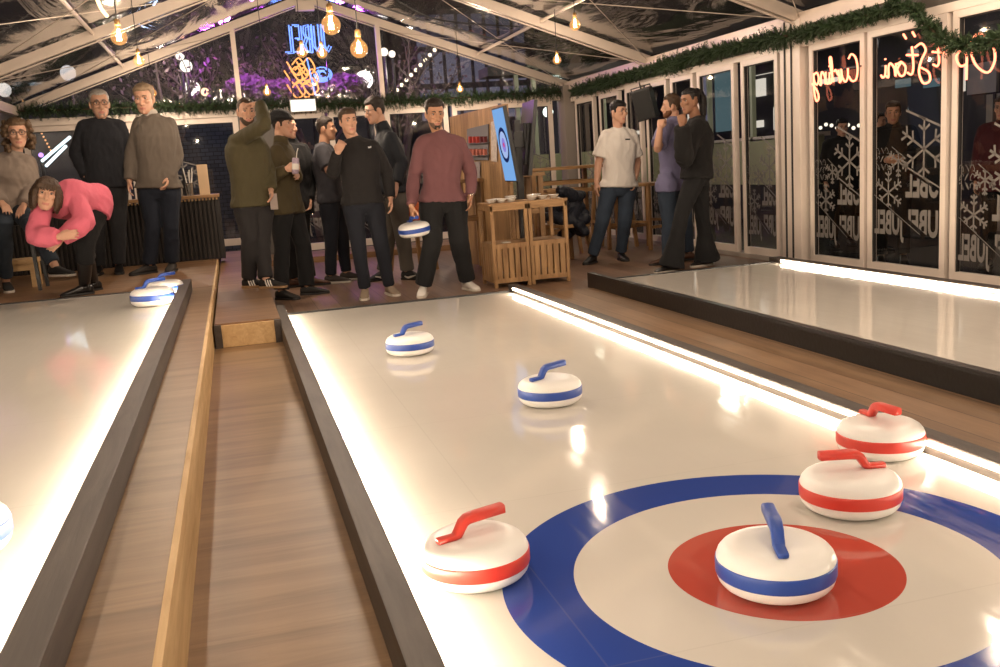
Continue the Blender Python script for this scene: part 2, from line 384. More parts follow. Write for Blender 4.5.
# ================================================================ CURLING SHEETS
def ice_material(name, house=None, ends=None):
    m = bpy.data.materials.new(name); m.use_nodes = True
    nt = m.node_tree; b = nt.nodes['Principled BSDF']; N = nt.nodes.new; L = nt.links.new
    tc = N('ShaderNodeTexCoord'); sx = N('ShaderNodeSeparateXYZ'); L(tc.outputs['Object'], sx.inputs[0])
    def math_(op, a, bb=None, c=None):
        n = N('ShaderNodeMath'); n.operation = op
        for i, q in enumerate((a, bb, c)):
            if q is None: continue
            if isinstance(q, (int, float)): n.inputs[i].default_value = q
            else: L(q, n.inputs[i])
        return n.outputs[0]
    X, Y = sx.outputs[0], sx.outputs[1]
    nz = N('ShaderNodeTexNoise'); nz.inputs['Scale'].default_value = 2.2; nz.inputs['Detail'].default_value = 6; L(tc.outputs['Object'], nz.inputs[0])
    base = N('ShaderNodeMix'); base.data_type = 'RGBA'; base.inputs[6].default_value = (.60, .56, .505, 1); base.inputs[7].default_value = (.68, .64, .585, 1); L(nz.outputs['Fac'], base.inputs[0])
    col = base.outputs[2]
    def over(fac, c):
        nonlocal col
        mx = N('ShaderNodeMix'); mx.data_type = 'RGBA'; mx.inputs[7].default_value = (*c, 1); L(fac, mx.inputs[0]); L(col, mx.inputs[6]); col = mx.outputs[2]
    if house:
        hx, hy, r0, r1, r2 = house
        dx = math_('SUBTRACT', X, hx); dy = math_('SUBTRACT', Y, hy)
        d = math_('SQRT', math_('ADD', math_('MULTIPLY', dx, dx), math_('MULTIPLY', dy, dy)))
        ring = math_('MULTIPLY', math_('GREATER_THAN', d, r1), math_('LESS_THAN', d, r2))
        over(ring, (.028, .062, .30)); over(math_('LESS_THAN', d, r0), (.46, .072, .048))
    # panel joints: hairlines across the sheet and one down the middle of each row
    fr = math_('FRACT', math_('DIVIDE', math_('ADD', Y, .36), 1.0))
    seam = math_('LESS_THAN', fr, .0045)
    fx = math_('ABSOLUTE', math_('SUBTRACT', X, .62)); s2 = math_('LESS_THAN', fx, .0022)
    sm = math_('MULTIPLY', math_('MAXIMUM', seam, s2), .12)
    over(sm, (.30, .27, .24))
    L(col, b.inputs['Base Color'])
    b.inputs['Specular IOR Level'].default_value = .5; b.inputs['IOR'].default_value = 1.5
    # polish: long scratches from the stones
    mp = N('ShaderNodeMapping'); mp.inputs['Scale'].default_value = (30, 1.2, 1); L(tc.outputs['Object'], mp.inputs[0])
    sc = N('ShaderNodeTexNoise'); sc.inputs['Scale'].default_value = 1.5; sc.inputs['Detail'].default_value = 5; L(mp.outputs[0], sc.inputs[0])
    mr = N('ShaderNodeMapRange'); mr.inputs['From Min'].default_value = .3; mr.inputs['From Max'].default_value = .7; mr.inputs['To Min'].default_value = .045; mr.inputs['To Max'].default_value = .10; L(sc.outputs['Fac'], mr.inputs[0]); L(mr.outputs[0], b.inputs['Roughness'])
    w = N('ShaderNodeTexNoise'); w.inputs['Scale'].default_value = 1.0; w.inputs['Detail'].default_value = 3; mp2 = N('ShaderNodeMapping'); mp2.inputs['Scale'].default_value = (9, .9, 1); L(tc.outputs['Object'], mp2.inputs[0]); L(mp2.outputs[0], w.inputs[0])
    bp = N('ShaderNodeBump'); bp.inputs['Strength'].default_value = .10; bp.inputs['Distance'].default_value = .012; L(w.outputs['Fac'], bp.inputs['Height']); L(bp.outputs[0], b.inputs['Normal'])
    return m
led = emis('led_strip_warm', (1, .83, .62), 85)
YE = 7.2
ice_main = ice_material('synthetic_ice_house', (1.183, 1.909, .2745, .505, .6806))
ice_plain = ice_material('synthetic_ice_plain')

# the sheet in the middle: x .29 .. 2.045
t = empty('curling_sheet', (1.165, 2.8, 0), 0, 'long white curling sheet in the middle with blue and red target rings', 'curling lane')
def lpart(name, lo, hi, m, par, bev=.004):
    c = par.location; bm = bmesh.new(); box(bm, lo, hi, bev=bev)
    o = obj(name, bm, m, None); o.parent = par; o.matrix_parent_inverse = Matrix.Translation(-c); return o
lpart('ice_surface', (.285, -1.2, -.03), (2.05, YE, 0), ice_main, t, 0)
lpart('side_board', (.222, -1.2, ZF), (.292, YE + .02, .078), greyboard, t)
lpart('side_board', (2.05, -1.2, ZF), (2.125, YE + .05, .055), greyboard, t)
lpart('end_board', (.292, YE, ZF), (2.05, YE + .03, .012), blackboard, t)
lpart('led_strip', (2.042, -1.2, .032), (2.0495, YE - .10, .042), led, t, 0)
lpart('led_strip', (.2925, -1.2, .032), (.300, YE - .05, .050), led, t, 0)
# the sheet on the left, raised to the level of the deck
t = empty('curling_sheet', (-1.3, 3, .2), 0, 'white curling sheet on the left beside the raised walkway', 'curling lane')
lpart('ice_surface', (-2.25, -1.2, ZF), (-.44, 7.95, .2), ice_plain, t, 0)
lpart('side_board', (-.445, -1.2, .15), (-.372, 7.9, .27), greyboard, t)
lpart('side_board', (-2.33, -1.2, .15), (-2.25, 7.9, .27), greyboard, t)
lpart('end_board', (-2.25, 7.95, .15), (-.445, 7.985, .207), blackboard, t)
lpart('led_strip', (-.455, -1.2, .225), (-.4455, 7.6, .243), led, t, 0)
lpart('led_strip', (-2.249, -1.2, .225), (-2.24, 7.6, .243), led, t, 0)
# the sheet on the right beside the glazed wall
t = empty('curling_sheet', (3.6, 3, 0), 0, 'white curling sheet on the right edged with black board by the window wall', 'curling lane')
lpart('ice_surface', (2.79, -1.2, -.02), (4.46, 7.25, .012), ice_plain, t, 0)
lpart('side_board', (2.745, -1.2, ZF), (2.795, 7.3, .082), blackboard, t)
lpart('side_board', (4.46, -1.2, ZF), (4.56, 7.35, .05), greyboard, t)
lpart('end_board', (2.795, 7.25, ZF), (4.46, 7.285, .02), blackboard, t)
lpart('led_strip', (4.45, -1.2, .026), (4.4595, 7.15, .040), led, t, 0)

# ================================================================ STONES
stone_white = mat('stone_white_plastic', (.82, .795, .76), .32, spec=.5)
red_p = mat('red_plastic', (.62, .045, .028), .35); blue_p = mat('blue_plastic', (.020, .065, .33), .35)
RS = .136
def stone_meshes():
    bm = bmesh.new()
    prof = [(0, 0.0), (.088, 0.0), (.108, .004), (.122, .012), (.130, .022), (.1338, .034), (.1342, .040)]
    prof += [(.1342, .070), (.1335, .076), (.130, .086), (.122, .096), (.110, .1035), (.095, .1085), (.075, .1105), (.04, .111), (0, .111)]
    lathe(bm, prof, 56)
    B = bmesh.new(); lathe(B, [(.1325, .0372), (.1352, .0380), (.1360, .0405), (.1360, .0695), (.1352, .0725), (.1325, .0735)], 56)
    H = bmesh.new()
    # goose-neck grip: foot plate, riser, bar (local +x is the way the bar points)
    path = [(-.098, .116), (-.054, .116), (-.045, .119), (-.027, .146), (-.016, .153), (-.002, .155), (.086, .158)]
    for i in range(len(path) - 1): pass
    wd = [.0125, .0135, .0145, .015, .0155, .0165, .0155]
    th = [.007, .0075, .0105, .012, .0125, .0125, .0125]
    rings = []
    for i, (x, z) in enumerate(path):
        a = V((path[max(i - 1, 0)][0], path[max(i - 1, 0)][1])); c = V((path[min(i + 1, len(path) - 1)][0], path[min(i + 1, len(path) - 1)][1]))
        d = (c - a).normalized(); nx, nz = -d.y, d.x; r = []
        for k in range(12):
            ang = 2 * PI * k / 12; ca, sa = math.cos(ang), math.sin(ang)
            ca = math.copysign(abs(ca) ** .5, ca); sa = math.copysign(abs(sa) ** .5, sa)
            r.append(H.verts.new((x + nx * sa * th[i], ca * wd[i], z + nz * sa * th[i])))
        rings.append(r)
    for i in range(len(rings) - 1):
        for k in range(12): H.faces.new((rings[i][k], rings[i][(k + 1) % 12], rings[i + 1][(k + 1) % 12], rings[i + 1][k]))
    H.faces.new(rings[0][::-1]); H.faces.new(rings[-1])
    return bm, B, H
def make_stone(col, label, group=None):
    e = empty('curling_stone', (0, 0, 0), 0, label, 'curling stone', group)
    a, b, c = stone_meshes()
    obj('stone_body', a, stone_white, e, True); obj('colour_band', b, col, e, True); obj('handle', c, col, e, True)
    return e
protos = {}
def stone(loc, rz, colname, label, tilt=None, s=1.0):
    m = red_p if colname == 'red' else blue_p
    if colname not in protos: e = protos[colname] = make_stone(m, label)
    else: e = copy_tree(protos[colname])
    e.location = loc; e.rotation_euler = (tilt[0], tilt[1], rz) if tilt else (0, 0, rz); e.scale = (s, s, s)
    e['label'] = label; return e
def ground(px, py, z, r=RS):       # centre of a stone whose nearest foot shows at a pixel
    p = onz(px, py, z); d = V((p.x, p.y, 0)).normalized(); return V((p.x + d.x * .108, p.y + d.y * .108, z))
R_ = math.radians
stone(ground(776, 607, 0), R_(69), 'blue', 'white stone with blue band and handle sitting on the red centre of the target')
stone(ground(850, 522, 0), R_(170), 'red', 'white stone with red band at the back of the blue ring, handle pointing left')
stone(ground(880, 463, 0), R_(-92), 'red', 'white stone with red band farthest from the rings, beside the right light strip')
stone(ground(478, 595, 0), R_(14), 'red', 'white stone with red band at the left edge of the blue ring')
stone(ground(551, 409, 0), R_(22), 'blue', 'blue banded stone alone on open ice halfway down the middle sheet')
stone(ground(411, 357, 0), R_(24), 'blue', 'blue banded stone on the middle sheet nearest to the people')
stone(ground(154, 306.5, .2), R_(15), 'blue', 'blue banded stone on the left sheet, front one of two by its side board', s=1.1)
stone(ground(166, 296.5, .2), R_(20), 'blue', 'blue banded stone on the left sheet, half hidden behind another stone', s=1.0)
stone(ground(-47, 572, .2), R_(10), 'blue', 'stone cut off by the left edge of the photo on the left sheet')

# ================================================================ SLATTED SERVING CARTS
acacia = wood('acacia_wood', (.20, .105, .042), (.44, .26, .12), 'z', .45, 1.6)
acacia_x = wood('acacia_wood_flat', (.20, .105, .042), (.44, .26, .12), 'x', .45, 1.6)
def cart(x0, x1, y0, y1, label):
    e = empty('serving_cart', ((x0 + x1) / 2, (y0 + y1) / 2, ZF), 0, label, 'cart', 'slatted serving carts')
    c = -e.location
    def add(name, bm, m): o = obj(name, bm, m, e); o.matrix_parent_inverse = Matrix.Translation(c); return o
    zt = .66; w = .03
    for x in (x0, x1 - w):
        for y in (y0, y1 - w):
            bm = bmesh.new(); box(bm, (x, y, ZF), (x + w, y + w, zt), bev=.003); add('leg', bm, acacia)
    bm = bmesh.new(); box(bm, (x0 - .005, y0 - .005, zt), (x1 + .005, y1 + .005, zt + .02), bev=.003); add('top', bm, acacia_x)
    bm = bmesh.new(); box(bm, (x0, y0 + .002, zt - .045), (x1, y0 + .02, zt)); box(bm, (x0, y1 - .02, zt - .045), (x1, y1, zt)); box(bm, (x0 + .002, y0, zt - .045), (x0 + .02, y1, zt)); box(bm, (x1 - .02, y0, zt - .045), (x1 - .002, y1, zt)); add('apron', bm, acacia_x)
    bm = bmesh.new(); box(bm, (x0 + .01, y0 + .01, .315), (x1 - .01, y1 - .01, .335), bev=.002); add('shelf', bm, acacia_x)
    n = 5
    for side in range(3):
        bm = bmesh.new()
        if side == 0:
            g = (x1 - x0 - 2 * w) / n
            for k in range(n): box(bm, (x0 + w + g * k + g * .12, y0 + .006, .035), (x0 + w + g * (k + .88), y0 + .022, .30), bev=.002)
            box(bm, (x0 + w, y0 + .002, .295), (x1 - w, y0 + .026, .335)); box(bm, (x0 + w, y0 + .002, .0), (x1 - w, y0 + .026, .04))
        else:
            xx = x0 + .006 if side == 1 else x1 - .022
            g = (y1 - y0 - 2 * w) / n
            for k in range(n): box(bm, (xx, y0 + w + g * k + g * .12, .035), (xx + .016, y0 + w + g * (k + .88), .30), bev=.002)
            box(bm, (xx - .002, y0 + w, .295), (xx + .02, y1 - w, .335)); box(bm, (xx - .002, y0 + w, .0), (xx + .02, y1 - w, .04))
        add('slat_panel', bm, acacia)
    bm = bmesh.new(); box(bm, (x0 + .02, y0 + .03, .02), (x1 - .02, y1 - .03, .035)); add('bottom_board', bm, acacia_x)
    return e
A0, A1 = onz(494, 289, ZF), onz(573, 281, ZF)
YC = 7.78
xa, xm, xb = 2.085, 2.42, 2.78
cart(xa, xm - .006, YC, YC + .42, 'left wooden slatted cart next to the man in the maroon sweater')
cart(xm + .006, xb, YC + .02, YC + .44, 'right wooden slatted cart below the tilted screens')
china = mat('white_china', (.78, .74, .68), .25)
bm = bmesh.new(); lathe(bm, [(0, .004), (.02, .004), (.022, 0), (.026, 0), (.03, .006), (.05, .03), (.053, .032), (.049, .032), (.029, .009), (0, .008)], 24)
bw = obj('bowl', bm, china, None, True)
spots = [(2.13, 7.88, 0, 'white bowl at the left end of the left cart'), (2.21, 7.86, 0, None), (2.20, 7.98, 0, None), (2.30, 7.87, 0, None), (2.33, 7.98, 0, None), (2.33, 7.98, 1, None), (2.50, 7.90, 0, None), (2.50, 7.90, 1, None), (2.60, 7.92, 0, None), (2.57, 8.02, 0, None), (2.57, 8.02, 1, None), (2.71, 7.95, 0, 'white bowl at the right end of the right cart')]
for i, (x, y, k, lb) in enumerate(spots):
    o = bw if i == 0 else copy_tree(bw)
    o.location = (x, y, .681 + k * .014)
    side = 'left' if x < 2.41 else 'right'
    tag(o, lb or ('small white china bowl among others in the middle of the %s cart top' % side), 'bowl', 'white bowls on the carts')
bm = bmesh.new(); box(bm, (2.2, 7.85, .336), (2.27, 7.92, .342), bev=.002)
tag(obj('napkin_pad', bm, china), 'white paper pad lying on the shelf of the left cart', 'paper pad')
# ================================================================ SCREENS ON A STAND
def screen_mat():
    m = bpy.data.materials.new('screen_picture'); m.use_nodes = True; nt = m.node_tree; N = nt.nodes.new; L = nt.links.new
    nt.nodes.remove(nt.nodes['Principled BSDF'])
    tc = N('ShaderNodeTexCoord'); sx = N('ShaderNodeSeparateXYZ'); L(tc.outputs['Object'], sx.inputs[0])
    def M_(op, a, b=None):
        n = N('ShaderNodeMath'); n.operation = op
        for i, q in enumerate((a, b)):
            if q is None: continue
            if isinstance(q, (int, float)): n.inputs[i].default_value = q
            else: L(q, n.inputs[i])
        return n.outputs[0]
    y, z = sx.outputs[1], M_('SUBTRACT', sx.outputs[2], 0.0)
    d = M_('SQRT', M_('ADD', M_('MULTIPLY', y, y), M_('MULTIPLY', z, z)))
    rp = N('ShaderNodeValToRGB'); rp.color_ramp.interpolation = 'CONSTANT'
    els = [(0, (.75, .04, .12)), (.10, (.30, .25, .75)), (.30, (.42, .55, .9)), (.57, (.012, .02, .10)), (.74, (.22, .45, .86))]
    cr = rp.color_ramp
    cr.elements[0].position = 0; cr.elements[0].color = (*els[0][1], 1); cr.elements[1].position = els[1][0]; cr.elements[1].color = (*els[1][1], 1)
    for p_, c_ in els[2:]:
        q = cr.elements.new(p_); q.color = (*c_, 1)
    L(M_('DIVIDE', d, .21), rp.inputs[0])
    e = N('ShaderNodeEmission'); e.inputs[1].default_value = .9; L(rp.outputs[0], e.inputs[0]); L(e.outputs[0], nt.nodes['Material Output'].inputs[0])
    return m
def screen(center, nrm, up, w, h, label, m):
    nrm = nrm.normalized(); sd = up.cross(nrm).normalized(); up = nrm.cross(sd).normalized()
    e = empty('display_screen', center, 0, label, 'screen')
    Mx = Matrix((nrm, sd, up)).transposed().to_4x4(); Mx.translation = center; e.matrix_world = Mx
    bm = bmesh.new(); box(bm, (-.035, -w / 2, -h / 2), (0, w / 2, h / 2), bev=.004); obj('bezel', bm, black, e)
    bm = bmesh.new(); box(bm, (-.055, -w * .3, -h * .35), (-.034, w * .3, h * .2), bev=.004); obj('back_cover', bm, mat('dark_grey_plastic', (.03, .03, .032), .5), e)
    bm = bmesh.new(); quad(bm, [(.0015, -w / 2 + .012, -h / 2 + .012), (.0015, w / 2 - .012, -h / 2 + .012), (.0015, w / 2 - .012, h / 2 - .012), (.0015, -w / 2 + .012, h / 2 - .012)]); obj('screen_picture', bm, m, e)
    return e
sc1 = at(504, 145, 8.25)
screen(sc1, V((-.985, .03, -.13)), V((-.13, 0, 1)), .42, .66, 'lit screen with blue target rings leaning out above the left cart', screen_mat())
sc2 = at(529, 139, 8.35)
screen(sc2, V((.985, -.05, -.14)), V((.12, 0, 1)), .42, .66, 'dark back of a screen leaning right above the right cart', emis('screen_picture_pale', (.4, .5, .8), .15))
e = empty('screen_stand', (2.45, 8.32, ZF), 0, 'black pole stand holding two screens behind the carts', 'screen stand')
pz = at(517, 130, 8.3)
def rel(o, e): o.parent = e; o.matrix_parent_inverse = Matrix.Translation(-e.location); return o
bm = bmesh.new(); box(bm, (pz.x - .028, 8.28, ZF + .02), (pz.x + .028, 8.33, 1.38), bev=.004); rel(obj('pole', bm, black), e)
bm = bmesh.new(); box(bm, (pz.x - .25, 8.2, ZF), (pz.x + .25, 8.6, ZF + .02), bev=.004); rel(obj('base_plate', bm, black), e)
bm = bmesh.new()
tube(bm, [(pz.x, 8.3, 1.22), sc2 + V((-.04, 0, .02))], .02, 8); tube(bm, [(pz.x, 8.3, 1.22), sc1 + V((.04, 0, 0))], .02, 8)
box(bm, sc2 + V((-.075, -.1, -.12)), sc2 + V((-.05, .1, .14)), bev=.003); box(bm, (pz.x - .045, 8.26, 1.14), (pz.x + .045, 8.35, 1.28), bev=.004)
rel(obj('mount_arm', bm, black), e)
# ================================================================ WOOD PARTITION WITH MERCHANDISE
slatwood = wood('thermo_wood_cladding', (.25, .135, .058), (.45, .27, .125), 'z', .5, 1.2, plank=.12, pdir='y')
q0, q1 = at(452, 118, 10.5), at(505, 104, 8.75)
bm = bmesh.new()
d = (V((q1.x, q1.y, 0)) - V((q0.x, q0.y, 0))).normalized(); nn = V((d.y, -d.x, 0)) * .03
b0, b1 = V((q0.x, q0.y, ZF)), V((q1.x, q1.y, ZF)); zt = max(q0.z, q1.z)
vs = []
for p in (b0, b1):
    for o_ in (nn, -nn):
        for z in (ZF, zt): vs.append(bm.verts.new((p.x + o_.x, p.y + o_.y, z)))
for f in ((0, 1, 3, 2), (4, 6, 7, 5), (0, 4, 5, 1), (2, 3, 7, 6), (0, 2, 6, 4), (1, 5, 7, 3)): bm.faces.new([vs[i] for i in f])
tag(obj('partition_screen', bm, slatwood), 'upright plank partition behind the man in the maroon sweater', 'partition')
def on_part(px, py, off=.035):
    v = ray(px, py); n_ = V((d.y, -d.x, 0)); t_ = (b0 + n_ * off - EYE).dot(n_) / v.dot(n_); return EYE + v * t_
e = empty('merchandise_rack', on_part(480, 142), 0, 'grey wall rack with two rows of red boxes on the plank partition', 'rack')
nrm = V((d.y, -d.x, 0))
bm = bmesh.new(); pts = [on_part(468, 129, .034), on_part(468, 160, .034), on_part(489, 160, .034), on_part(489, 124, .034)]
vs = [bm.verts.new(p) for p in pts] + [bm.verts.new(p + nrm * .012) for p in pts]
for f in ((0, 1, 2, 3), (7, 6, 5, 4), (0, 4, 5, 1), (1, 5, 6, 2), (2, 6, 7, 3), (3, 7, 4, 0)): bm.faces.new([vs[i] for i in f])
rel(obj('back_plate', bm, mat('grey_felt', (.17, .16, .17), .8)), e)
for r, (yy, cols) in enumerate(((140, 'rrrdd'), (152.5, 'ppppp'))):
    bm = bmesh.new(); a, b = on_part(469, yy + 3.4, .05), on_part(488.5, yy + 2.6, .05); bar(bm, a, b, .05, .008); rel(obj('shelf', bm, mat('grey_felt', (.17, .16, .17), .8)), e)
pm = {'r': mat('red_carton', (.50, .05, .035), .5), 'd': mat('dark_red_carton', (.16, .02, .025), .5), 'p': mat('pink_carton', (.56, .17, .12), .5)}
for r, (yy, cols) in enumerate(((139.5, 'rrrdd'), (152, 'ppppp'))):
    for k, c_ in enumerate(cols):
        a = on_part(470.7 + k * 3.7, yy + 3.4, .06); b = on_part(470.7 + k * 3.7, yy - 3, .06)
        bm = bmesh.new(); bar(bm, V((a.x, a.y, a.z)), V((a.x, a.y, b.z)), .034, .034, ref=nrm)
        w_ = ['first', 'second', 'third', 'fourth', 'fifth'][k]
        tag(obj('carton', bm, pm[c_]), '%s carton, %s from the left on the %s row of the wall rack' % ({'r': 'red', 'd': 'dark red', 'p': 'pink'}[c_], w_, 'upper' if r == 0 else 'lower'), 'carton', 'cartons on the wall rack')
bm = bmesh.new(); pts = [on_part(491, 122, .04), on_part(491, 161, .04), on_part(497, 162, .04), on_part(497, 120, .04)]
quad(bm, pts); tag(obj('price_list', bm, mat('white_print', (.55, .47, .42), .6, var=.5, vscale=30)), 'narrow white printed list beside the wall rack on the planks', 'poster')
bm = bmesh.new(); pts = [on_part(474, 162, .04), on_part(474, 178, .04), on_part(480, 178, .04), on_part(480, 161, .04)]
quad(bm, pts); tag(obj('leaflet', bm, mat('grey_print', (.32, .27, .27), .6, var=.5, vscale=40)), 'small grey leaflet hanging below the wall rack', 'leaflet')
# ================================================================ WOODEN BAR FURNITURE AT THE BACK
def trestle(name, label, cat, x0, x1, y0, y1, zt, rung, group=None, extra=()):
    e = empty(name, ((x0 + x1) / 2, (y0 + y1) / 2, ZF), 0, label, cat, group)
    bm = bmesh.new(); box(bm, (x0, y0, zt - .035), (x1, y1, zt), bev=.004); rel(obj('top', bm, acacia_x), e)
    for x in (x0 + .02, x1 - .07):
        for y in (y0 + .02, y1 - .07):
            bm = bmesh.new(); box(bm, (x, y, ZF), (x + .05, y + .05, zt - .03), bev=.003); rel(obj('leg', bm, acacia), e)
    bm = bmesh.new()
    for z in rung: box(bm, (x0 + .03, y0 + .03, z), (x1 - .03, y0 + .06, z + .045)); box(bm, (x0 + .03, y1 - .06, z), (x1 - .03, y1 - .03, z + .045))
    rel(obj('rail', bm, acacia_x), e)
    return e
a, b = at(530, 169, 10.6), at(603, 167, 10.6)
trestle('bar_table', 'long high wooden table behind the carts by the back door', 'table', a.x, b.x, 10.6, 11.15, a.z + .0, (.62, .72), None)
a, b = at(500, 175, 9.0), at(545, 172, 9.0)
trestle('side_table', 'wooden frame table just behind the carts', 'table', a.x, b.x, 9.0, 9.5, a.z, (.5,), None)
a, b = at(455, 180, 9.5), at(497, 176, 9.5)
trestle('counter_table', 'dark wooden counter against the plank partition', 'table', a.x, b.x - .12, 9.45, 9.8, a.z + .0, (.45,), None)
for i, (px, Y, lb) in enumerate(((557, 10.2, 'wooden bar stool left of the jacket in front of the high table'), (612, 10.35, 'wooden bar stool behind the man in the white shirt'), (648, 9.9, 'wooden bar stool by the window behind the man in the blue shirt'))):
    p = at(px, 200, Y)
    e = empty('bar_stool', (p.x, Y, ZF), .2 * i, lb, 'stool', 'bar stools')
    bm = bmesh.new(); box(bm, (-.17, -.17, .70), (.17, .17, .735), bev=.008); obj('seat', bm, acacia_x, e)
    for sx in (-1, 1):
        for sy in (-1, 1):
            bm = bmesh.new(); bar(bm, (sx * .19, sy * .19, 0), (sx * .14, sy * .14, .71), .035, .035); obj('leg', bm, acacia, e)
    bm = bmesh.new()
    for z in (.25,):
        for s_ in (-1, 1): bar(bm, (-.18, s_ * .18, z), (.18, s_ * .18, z), .025, .03); bar(bm, (s_ * .18, -.18, z + .06), (s_ * .18, .18, z + .06), .025, .03)
    obj('stretcher', bm, acacia, e)
# ================================================================ BENCH ON THE LEFT DECK
a, b = onz(0, 291, ZL), onz(37, 287, ZL)
e = empty('bench', (b.x - .25, b.y + .1, ZL), 0, 'low wooden bench at the left edge beside the woman in pink', 'bench')
zs = at(33, 259, b.y).z
bm = bmesh.new(); box(bm, (b.x - .75, b.y, zs - .04), (b.x + .01, b.y + .32, zs), bev=.004); rel(obj('seat', bm, wood('light_pine', (.42, .25, .11), (.62, .41, .20), 'x', .5, 1.5)), e)
for x in (b.x - .04, b.x - .73):
    for y in (b.y + .01, b.y + .27):
        bm = bmesh.new(); box(bm, (x, y, ZL), (x + .04, y + .04, zs - .035), bev=.003); rel(obj('leg', bm, MATS['light_pine']), e)
bm = bmesh.new(); box(bm, (b.x - .72, b.y + .015, zs - .10), (b.x - .01, b.y + .035, zs - .04)); rel(obj('rail', bm, MATS['light_pine']), e)
# ================================================================ BAR COUNTER ON THE LEFT
dslat = wood('dark_slat', (.012, .009, .008), (.03, .022, .018), 'z', .5, 1.5)
c0, c1 = at(60, 200, 11.0), at(216, 194, 11.0)
e = empty('bar_counter', ((c0.x + c1.x) / 2, 11.2, ZL), 0, 'dark ribbed bar counter behind the two older men', 'bar counter')
bm = bmesh.new(); zt = c1.z
box(bm, (c0.x - .6, 11.03, ZL), (c1.x - .02, 11.5, zt - .05))
rel(obj('body', bm, mat('dark_panel', (.014, .011, .010), .6)), e)
bm = bmesh.new(); n = 46
for k in range(n):
    x = c0.x - .6 + (c1.x - .02 - c0.x + .6) * (k + .5) / n; box(bm, (x - .012, 11.0, ZL), (x + .012, 11.03, zt - .06))
rel(obj('ribbed_front', bm, dslat), e)
bm = bmesh.new(); box(bm, (c0.x - .6, 10.97, zt - .035), (c1.x + .03, 11.55, zt), bev=.004); rel(obj('worktop', bm, acacia_x), e)
bm = bmesh.new(); n = 60
for k in range(n):
    x = c0.x - .6 + (c1.x + .02 - c0.x + .6) * (k + .5) / n; box(bm, (x - .010, 10.985, zt - .06), (x + .010, 11.02, zt - .03))
rel(obj('slat_edge', bm, wood('pale_slat', (.35, .20, .09), (.55, .36, .18), 'y', .5, 1.5)), e)
bm = bmesh.new(); box(bm, (c1.x - .02, 11.0, ZL), (c1.x + .025, 11.5, zt - .035)); rel(obj('end_panel', bm, mat('dark_panel', (.014, .011, .010), .6)), e)
# things standing on the bar
bm = bmesh.new(); p = at(205, 193, 11.15); box(bm, (p.x - .055, 11.14, zt), (p.x + .055, 11.16, zt + .33), mtx=None); obj_ = obj('menu_board', bm, mat('cream_card', (.62, .44, .27), .6)); tag(obj_, 'cream menu card standing on the right end of the bar', 'menu')
p = at(190, 193, 11.1); e = empty('straw_holder', (p.x, 11.12, zt), 0, 'clear holder with pale straws on the bar next to the menu card', 'straw holder')
bm = bmesh.new(); lathe(bm, [(0, 0), (.035, 0), (.04, .14), (.036, .14), (.031, .006), (0, .006)], 16); obj('cup', bm, film('clear_plastic_cup', (.7, .68, .66), .15, .1, .1, bump=0), e)
bm = bmesh.new()
for k in range(7): tube(bm, [(.01 * math.cos(k), .01 * math.sin(k), .01), (.05 * math.cos(k * 1.3), .04 * math.sin(k * 1.3), .26 + .02 * (k % 3))], .005, 6)
obj('straw', bm, china, e)
for i, (px, hh, lb, mm) in enumerate(((176, .10, 'low white box on the bar beside the straw holder', china), (183, .24, 'dark bottle on the bar behind the straw holder', black))):
    p = at(px, 193, 11.25); bm = bmesh.new()
    if i == 0: box(bm, (p.x - .09, 11.2, zt), (p.x + .07, 11.35, zt + hh), bev=.004)
    else: lathe(bm, [(0, 0), (.035, 0), (.035, hh * .6), (.014, hh * .75), (.014, hh), (0, hh)], 16, c=(p.x + .02, 11.42, zt))
    tag(obj('box' if i == 0 else 'bottle', bm, mm), lb, 'box' if i == 0 else 'bottle')
# ================================================================ LOUDSPEAKER
p = at(645, 103, 9.4); p = at(645, 104, 10.15)
e = empty('loudspeaker', p, 0, 'black loudspeaker hung tilted under the garland above the men', 'speaker')
e.rotation_euler = (R_(10), R_(-11), R_(-40)); e.scale = (.86, .86, .92)
bm = bmesh.new(); box(bm, (-.125, -.11, -.185), (.125, .12, .185), bev=.012); obj('cabinet', bm, black, e)
bm = bmesh.new(); box(bm, (-.112, -.118, -.17), (.112, -.108, .17), bev=.006); obj('grille', bm, mat('speaker_grille', (.012, .012, .012), .7, bump=.6, bscale=220), e)
bm = bmesh.new(); bar(bm, (0, .0, .185), (0, .0, .27), .03, .012); bar(bm, (-.13, 0, .15), (-.13, 0, .22), .02, .01); bar(bm, (.13, 0, .15), (.13, 0, .22), .02, .01); bar(bm, (-.135, 0, .215), (.135, 0, .215), .02, .012); obj('bracket', bm, black, e)
